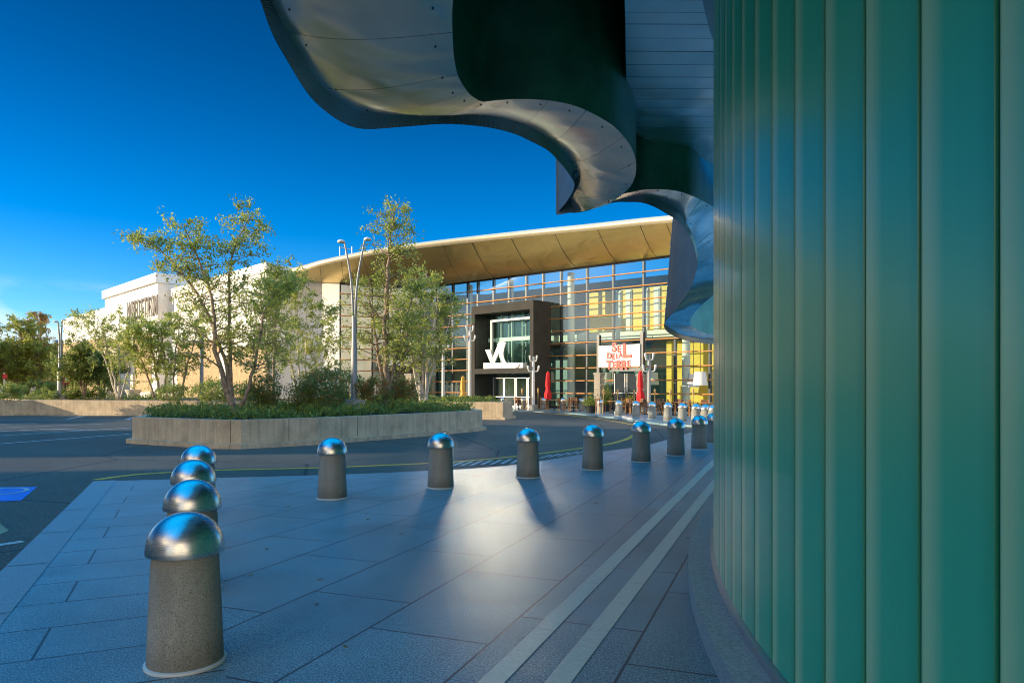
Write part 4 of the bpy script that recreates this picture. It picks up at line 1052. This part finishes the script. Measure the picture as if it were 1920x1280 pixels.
for lab,px,d,w in (('slim pale urn with clipped ball shrub before the store',205,70,.65),('wide pale urn before the store doors',250,70,.95)):
    q=at(px,725,d); t=thing('garden_urn',lab,'urn',(q.x,q.y,0))
    b=MB(); b.lathe([(w*.5,0),(w*.55,.1),(w*.6,.9),(w*.78,1.2),(w*.8,1.34),(w*.66,1.34),(w*.6,1.25)],20,(q.x,q.y,0)); b.build('urn_body',MAT['pot'],t,smooth=True,auto=40)
    P=[Vector((q.x,q.y,1.6))+rv(1).normalized()*.42*random.random()**.3 for _ in range(500)] if w<.9 else [Vector((q.x+random.gauss(0,.15),q.y+random.gauss(0,.15),1.4+abs(random.gauss(0,.35)))) for _ in range(160)]
    leaf_mesh('foliage',MAT['leaf_dark' if w<.9 else 'leaf_brown'],P,[.12]*len(P),t,[.4+random.gauss(0,.2) for _ in P])
# low wall right of wide urn
t=thing('low_wall','low pale wall right of the wide urn before the store','wall',(-46,74,0)); a0=at(272,725,72); a1=at(330,725,66)
b=MB(); b.prism([(a0.x,a0.y),(a1.x,a1.y),(a1.x+.2,a1.y+.3),(a0.x+.2,a0.y+.3)],0,1.15); b.build('wall_body',MAT['pot'],t)
# distant dark tower and block
t=thing('distant_tower','distant dark slate tower with sloping sides left of store','building',at(104,725,190))
P0=[at(x,y,190) for x,y in ((99,700),(119,700),(119,637),(102,637))]; b=MB(); b.slab([P0[0],P0[1],P0[2],P0[3]],(0,12,0)); b.build('tower_body',MAT['far_grey'],t)
P0=[at(x,y,188) for x,y in ((94,702),(97,702),(104,640),(102,637))]; b=MB(); b.slab(P0,(0,3,0)); b.build('tower_buttress',MAT['grey_metal'],t)
P0=at(104,725,189); b=MB(); b.box((P0.x,P0.y+6,2),(8,12,6)); b.build('tower_base',MAT['far_grey'],t)
t=thing('distant_building','low distant slate building with pale fascia behind left trees','building',at(60,725,170)); 
a0=at(-160,725,172); a1=at(96,725,172)
b=MB(); b.prism([(a0.x,a0.y),(a1.x,a1.y),(a1.x,a1.y+20),(a0.x,a0.y+20)],0,5.2); b.build('building_wall',MAT['office'],t)
b=MB(); b.prism([(a0.x-.5,a0.y-.5),(a1.x+.5,a1.y-.5),(a1.x+.5,a1.y+20),(a0.x-.5,a0.y+20)],5.21,6.1); b.build('roof',MAT['far_grey'],t)
for k in range(12):
    q=a0.lerp(a1,(k+.5)/12); b=MB(); b.box((q.x,q.y-.05,2.6),(1.8,.14,1.6)); b.build('window',MAT['window_dark'],t)
# wheel stop at the left edge
p=gp(-14,1000,ROAD); t=thing('wheel_stop','pale concrete wheel stop on asphalt, cut by the left edge','wheel stop',p)
b=MB(); b.box((p.x-.75,p.y-.1,ROAD+.085),(1.7,.22,.17),R(12),.8); b.build('stop_block',MAT['concrete'],t)
# fallen leaves
b=MB(); b.quad((-.03,0,.004),(0,-.018,.006),(.035,.002,.012),(0,.02,.006)); lf=b.build('fallen_leaf',MAT['grass_dry'])
tag(lf,'small dry leaf lying on the grey paving','leaf','dry leaves scattered on the paving')
spots=[(593,1133),(648,1213),(600,1087),(752,1002),(826,1008),(812,925),(862,938),(904,915),(932,912),(1030,955),(1068,952),(960,905),(1088,900),(1160,885),(500,1030),(540,950),(560,925),(318,1086),(400,990),(282,985),(690,975),(1118,944),(640,945),(470,1080),(1290,1010)]
for k,(x,y) in enumerate(spots):
    o=lf if k==0 else lf.copy()
    if k: COL.objects.link(o)
    q=gp(x,y); o.location=(q.x,q.y,.003); o.rotation_euler=(0,0,random.uniform(0,6.28)); s=random.uniform(.7,1.3); o.scale=(s,s,s)

# ------------------------------------------------------------------ near green glass building with wavy canopy
GX0,GY0,GR=1.288,2.6,14.0
gb=thing('green_glass_building','curved green channel glass building at right with wavy steel canopy','building',(GX0+1,GY0,0))
def gpt(th,off=0):    # th: arc angle from the apex, positive away from camera
    c=Vector((GX0+GR,GY0)); r=GR+off; return Vector((c.x-r*math.cos(th),c.y+r*math.sin(th)))
PWID=.343; dth=PWID/GR; ZT=6.6
k0,k1=-17,46
ucut=[0,.012,.03,.05,.1,.17,.25,.33,.5,.7,.85,.95,.975,.99,1]
def prof(u):
    e=min(u,1-u); 
    return -.028*(1-min(1,e/.03))**2
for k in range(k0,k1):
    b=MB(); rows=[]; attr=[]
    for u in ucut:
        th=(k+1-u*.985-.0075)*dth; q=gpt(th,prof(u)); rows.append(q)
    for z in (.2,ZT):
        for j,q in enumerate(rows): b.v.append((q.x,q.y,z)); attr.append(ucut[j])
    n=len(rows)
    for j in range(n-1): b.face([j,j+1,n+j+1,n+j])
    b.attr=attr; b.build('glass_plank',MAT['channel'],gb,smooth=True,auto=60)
def arc_strip(off0,off1,z0,z1,name,mat,a0=k0*dth,a1=k1*dth,n=90,seg=0):
    b=MB(); R0=[];R1=[]
    for k in range(n+1):
        th=a0+(a1-a0)*k/n; R0.append(tuple(gpt(th,off0))); R1.append(tuple(gpt(th,off1)))
    b.prism(R0+R1[::-1],z0,z1); return b.build(name,MAT[mat],gb)
arc_strip(-.03,-.4,0,ZT+.02,'core_wall','black')
arc_strip(.03,-.028,.145,.197,'base_channel','grey_metal')
b=MB(); n=27
for k in range(n):
    a0=k0*dth+(k1-k0)*dth*k/n; a1=k0*dth+(k1-k0)*dth*(k+1)/n-.0005
    pts=[tuple(gpt(a0+(a1-a0)*j/4,.215)) for j in range(5)]+[tuple(gpt(a1-(a1-a0)*j/4,-.3)) for j in range(5)]
    b.prism(pts,-.05,.143)
b.build('stone_plinth',MAT['kerbstone'],gb)

ZB=5.0
def z5(px,py,z=ZB): return gp(px,py,z)
# stations: soffit outer edge, lip bottom, inner edge (photo pixels)
ST=[((300,-900),(270,-900),(1080,-900)),((380,-500),(352,-500),(960,-560)),((440,-250),(415,-250),(885,-260)),((480,-80),(460,-80),(855,-80)),
((507,0),(488,0),(849,0)),((533,50),(510,62),(848,50)),((559,100),(538,113),(851,105)),((608,165),(583,183),(858,140)),((654,199),(635,226),(868,160)),((698,212),(681,242),(879,175)),
((755,215),(755,238),(890,184)),((820,213),(823,233),(906,191)),((870,211),(869,234),(935,188)),((920,216),(920,240),(975,186)),((964,228),(964,251),(1020,188)),((1000,244),(997,266),(1060,194)),
((1030,264),(1027,282),(1099,207)),((1056,285),(1050,305),(1148,235)),((1070,308),(1066,325),(1174,262)),((1076,328),(1074,338),(1189,289)),((1077,343),(1077.5,347),(1193,315)),((1073,360),(1072,363),(1187,341)),((1064,380),(1058,384),(1171,361)),((1056,394),(1042,402),(1143,382))]
ST2=[((1062,398),(1044,403),(1143,380)),((1110,386),(1105,392),(1152,372)),((1150,375),(1150,380),(1165,365)),((1185,368),(1180,379),(1184,360.5)),((1215,370),(1203,380),(1207,356)),((1242,381),(1227,388),(1240,355)),((1262,395),(1250,401),(1273,359)),((1282,412),(1274,417),(1306,371))]
ST3=[((1297,437),15.0,(1345,392),14.8),((1305,461),16.2,(1385,415),16),((1308.5,487),17.6,(1400,450),17.2),((1304,510),18.6,(1390,490),18),((1293,538),19.4,(1365,525),18.6),((1274,564),19.9,(1335,555),19.2),((1257,585),20.2,(1318,570),19.6),((1248,597),20.3,(1303,585),20),((1247,606),20.5,(1294,601),20.3),((1255,616),20.8,(1297,611),20.6),((1276,627),21.2,(1311,620),21.2),((1300,633),21.8,(1336,628),22),((1340,638),23,(1380,636),23.5),((1420,641),25.5,(1460,638),26)]
def curl(w): return min(.24,.16*w)
def stations1(L):
    O=[];Lp=[];I=[]
    for n_,(o,l,i_) in enumerate(L):
        e_=.40 if L is ST else .34-.40*n_/(len(L)-1)
        pi=z5(*i_,ZB); po=z5(*o,ZB+e_); plp=z5(*l,ZB+e_-.14); O.append(po);Lp.append(plp);I.append(pi)
    if L is ST:
        O[:0]=[Vector((-2.2,-6,ZB+.4)),Vector((-1.9,-2,ZB+.4))]; Lp[:0]=[Vector((-2.4,-6,ZB+.26)),Vector((-2.1,-2,ZB+.26))]; I[:0]=[Vector((-.2,-6,ZB)),Vector((.1,-2,ZB))]
    return O,Lp,I
O1,L1,I1=stations1(ST); O2,L2,I2=stations1(ST2)
O3=[at(*o,d) for o,d,_,_ in ST3]; I3=[at(*i_,d) for _,_,i_,d in ST3]
L3=[p+Vector((-.02,0,-.12)) for p in O3]
segs=[(catmull(O1,5),catmull(L1,5),catmull(I1,5)),(catmull(O2+O3,5),catmull(L2+L3,5),catmull(I2+I3,5))]
seam_every=9
def soffit_rows(O,I,nu=10):
    rows=[]
    for o,i_ in zip(O,I):
        row=[]
        for k in range(nu+1):
            u=k/nu; q=i_.lerp(o,u)
            dz=o.z-i_.z; q.z=i_.z+dz*(.5*u+.5*u**3); row.append(q)
        rows.append(row)
    return rows
canopy=[]
for si,(O,Lp,I) in enumerate(segs):
    rows=soffit_rows(O,I); b=MB(); m=len(rows); a=0
    while a<m-1:
        e=min(m-1,a+seam_every); rr=[list(r) for r in rows[a:e+1]]
        rr[0]=[p.lerp(q,.035) for p,q in zip(rows[a],rows[a+1])]; rr[-1]=[p.lerp(q,.035) for p,q in zip(rows[e],rows[e-1])]
        b.cur=0; b.grid(rr,flip=True); a=e
    # bolts
    b.cur=1; random.seed(5)
    for k in range(3,m,7):
        for u in (1,9):
            q=rows[k][u]; b.lathe([(.009,-.010),(.011,-.003),(.011,.01)],8,q)
    sf=b.build('canopy_soffit',[MAT['steel'],MAT['dark_metal']],gb,smooth=True,auto=50)
    b=MB(); b.grid([[p+Vector((0,0,.03)) for p in r] for r in rows],flip=True); b.build('soffit_backing',MAT['black'],gb)
    # lip: ribbed band under the outer edge
    b=MB(); rw=[]
    for k in range(len(O)-1):
        for j in range(8):
            u=j/8; o=O[k].lerp(O[k+1],u); l=Lp[k].lerp(Lp[k+1],u); 
            dv=(l-o); t=(O[k+1]-O[k]); t.z=0; nn=Vector((-t.y,t.x,0)).normalized() if t.length>0 else Vector((0,1,0))
            o2=o+nn*(.006 if j%2 else -.006); l2=l+nn*(.006 if j%2 else -.006)
            rw.append([o2,l2])
    b.grid(rw,flip=True); b.build('canopy_lip',MAT['lip'],gb)
    # outer fascia
    b=MB(); rw=[]; hts=[]
    for k,l in enumerate(Lp):
        f=k/(len(Lp)-1)
        h=1.5 if si==0 else (1.6+ (1.7*max(0,min(1,(k-38)/18))))
        lean=Vector((.08*h,0,0)) if si==1 and k>38 else Vector((0,0,0))
        rw.append([l.copy(),l+lean*.5+Vector((0,0,h*.5)),l+lean+Vector((0,0,h))])
    b.cur=0; b.grid(rw)
    if si==1:
        b.cur=1
        for _ in range(70):
            k=random.randint(36,len(rw)-14); u=random.choice((.12,.13,.4,.42,.7,.86,.88)); q=rw[k][0].lerp(rw[k][2],u); q=q+Vector((-.015,-.006,0)); b.lathe([(.012,-.012),(.02,0),(.012,.012)],6,q)
    b.build('canopy_fascia',[MAT['steel_face'],MAT['rivet']],gb,smooth=True,auto=60)
    b=MB(); tr=[[r[2],Vector((i_.x,i_.y,r[2].z))] for r,i_ in zip(rw,I)]; b.grid(tr,flip=True); b.build('canopy_top',MAT['steel_dark'],gb)
    # inner dark green wall
    b=MB(); rw=[]
    for k,i_ in enumerate(I):
        zt=8.5 if si==0 else (6.4 if k<45 else i_.z+2.6)
        rw.append([i_.copy(),Vector((i_.x,i_.y,zt))])
    b.grid(rw,flip=True); b.build('inner_wall',MAT['darkgreen'],gb,smooth=True)
# upper soffit between the inner wall and the glass
z2=5.82
left=[Vector((-.3,-6)),Vector((-.1,-2)),Vector((.30,2.0)),Vector((1.02,6.6)),Vector((1.23,7.76)),Vector((1.97,11.6)),Vector((2.9,12.5)),Vector((3.8,13.5)),Vector((5.0,15.6)),Vector((6.2,17.6))]
leftc=[p.to_2d() for p in catmull([(p.x,p.y,0) for p in left],6)]
rightc=[]
for p in leftc:
    s=max(-.62,min(.99,(p.y-GY0)/GR)); q=gpt(math.asin(s),.02); rightc.append(q)
b=MB(); m=len(leftc); a=0
def up_row(k,f=0): 
    A=leftc[k]; B=rightc[k]; return [Vector((A.x+(B.x-A.x)*u/6,A.y+(B.y-A.y)*u/6,z2)) for u in range(7)]
a=0
while a<m-1:
    e=a+1; r0=up_row(a); r1=up_row(e)
    for h0,h1 in ((0.012,.494),(.506,.988)):
        b.grid([[p.lerp(q,h0) for p,q in zip(r0,r1)],[p.lerp(q,h1) for p,q in zip(r0,r1)]],flip=True)
    a=e
b.build('upper_soffit',MAT['steel_dark'],gb)
b=MB(); b.grid([[p+Vector((0,0,.02)) for p in up_row(k)] for k in range(m)],flip=True); b.build('soffit_backing',MAT['black'],gb)
b=MB(); b.grid([[(p.x,p.y,z2) for p in leftc[:32]],[(p.x,p.y,8.5) for p in leftc[:32]]]); b.build('soffit_side',MAT['darkgreen'],gb)
arc_strip(.16,.03,5.70,5.79,'soffit_trim','grey_metal',a0=0.1,a1=k1*dth)
b=MB(); b.prism([(-.6,-6),(6,-6),(16,-6),(16,16),(6,17.5),(2.4,12),(1.9,10.6),(.6,8.6),(-.45,8.6),(-.6,6)],8.5,8.9); b.build('roof',MAT['steel_dark'],gb)  # unseen slab, put in only to block light from above

# ------------------------------------------------------------------ blocks and bridge added out of frame on the left to shade the forecourt
def block(label,x0,x1,y0,y1,h):
    t=thing('shade_block',label,'building',((x0+x1)/2,(y0+y1)/2,0))
    b=MB(); b.box(((x0+x1)/2,(y0+y1)/2,h/2-.1),(x1-x0,y1-y0,h)); b.build('wall',MAT['office'],t)
    b=MB(); nf=max(1,int(h//3.6))
    for f_ in range(nf): b.box((x1+.03,(y0+y1)/2,1.9+f_*3.6),(.1,(y1-y0)-1.2,1.7))
    b.build('window_band',MAT['window_dark'],t)
    b=MB(); b.box(((x0+x1)/2,(y0+y1)/2,h+.1),(x1-x0+.4,y1-y0+.4,.4)); b.build('parapet',MAT['concrete_grey'],t)
block('added unseen tall tan shade block left of the forecourt, with dark window bands',-78,-60,-95,4.4,25)
block('added unseen mid-height tan shade block left of the road, second along',-76,-60,10,18.7,12.4)
block('added unseen low tan shade block left of the road, third along',-74,-60,26.8,34.5,7.4)
t=thing('shade_bridge','added unseen tan bridge between the tall and mid shade blocks, shading the canopy','bridge',(-65,9.6,12.7))  # added with the blocks to keep sun off the near canopy
b=MB(); b.box((-66,8.45,19.3),(8,8.05,13)); b.build('bridge_body',MAT['office'],t)
b=MB(); b.box((-61.95,8.45,19.3),(.1,7,9)); b.build('bridge_window',MAT['window_dark'],t)
# wood added out of frame on the left to darken the glass front's reflections
P=[];Sz=[];T=[]
for _ in range(14000):
    x=random.uniform(-126,-106); y=random.uniform(-45,80); top=11+2.6*mn.noise(Vector((x*.12,y*.12,0)))
    P.append(Vector((x,y,top*random.random()**.6))); Sz.append(random.uniform(.9,1.8)); T.append(.4+random.gauss(0,.2))
wd=thing('wood','added unseen mixed green wood left of the car park','wood',(-116,47,0)); wd['kind']='stuff'
leaf_mesh('wood_foliage',MAT['leaf_dark'],P,Sz,wd,T,elong=.8)
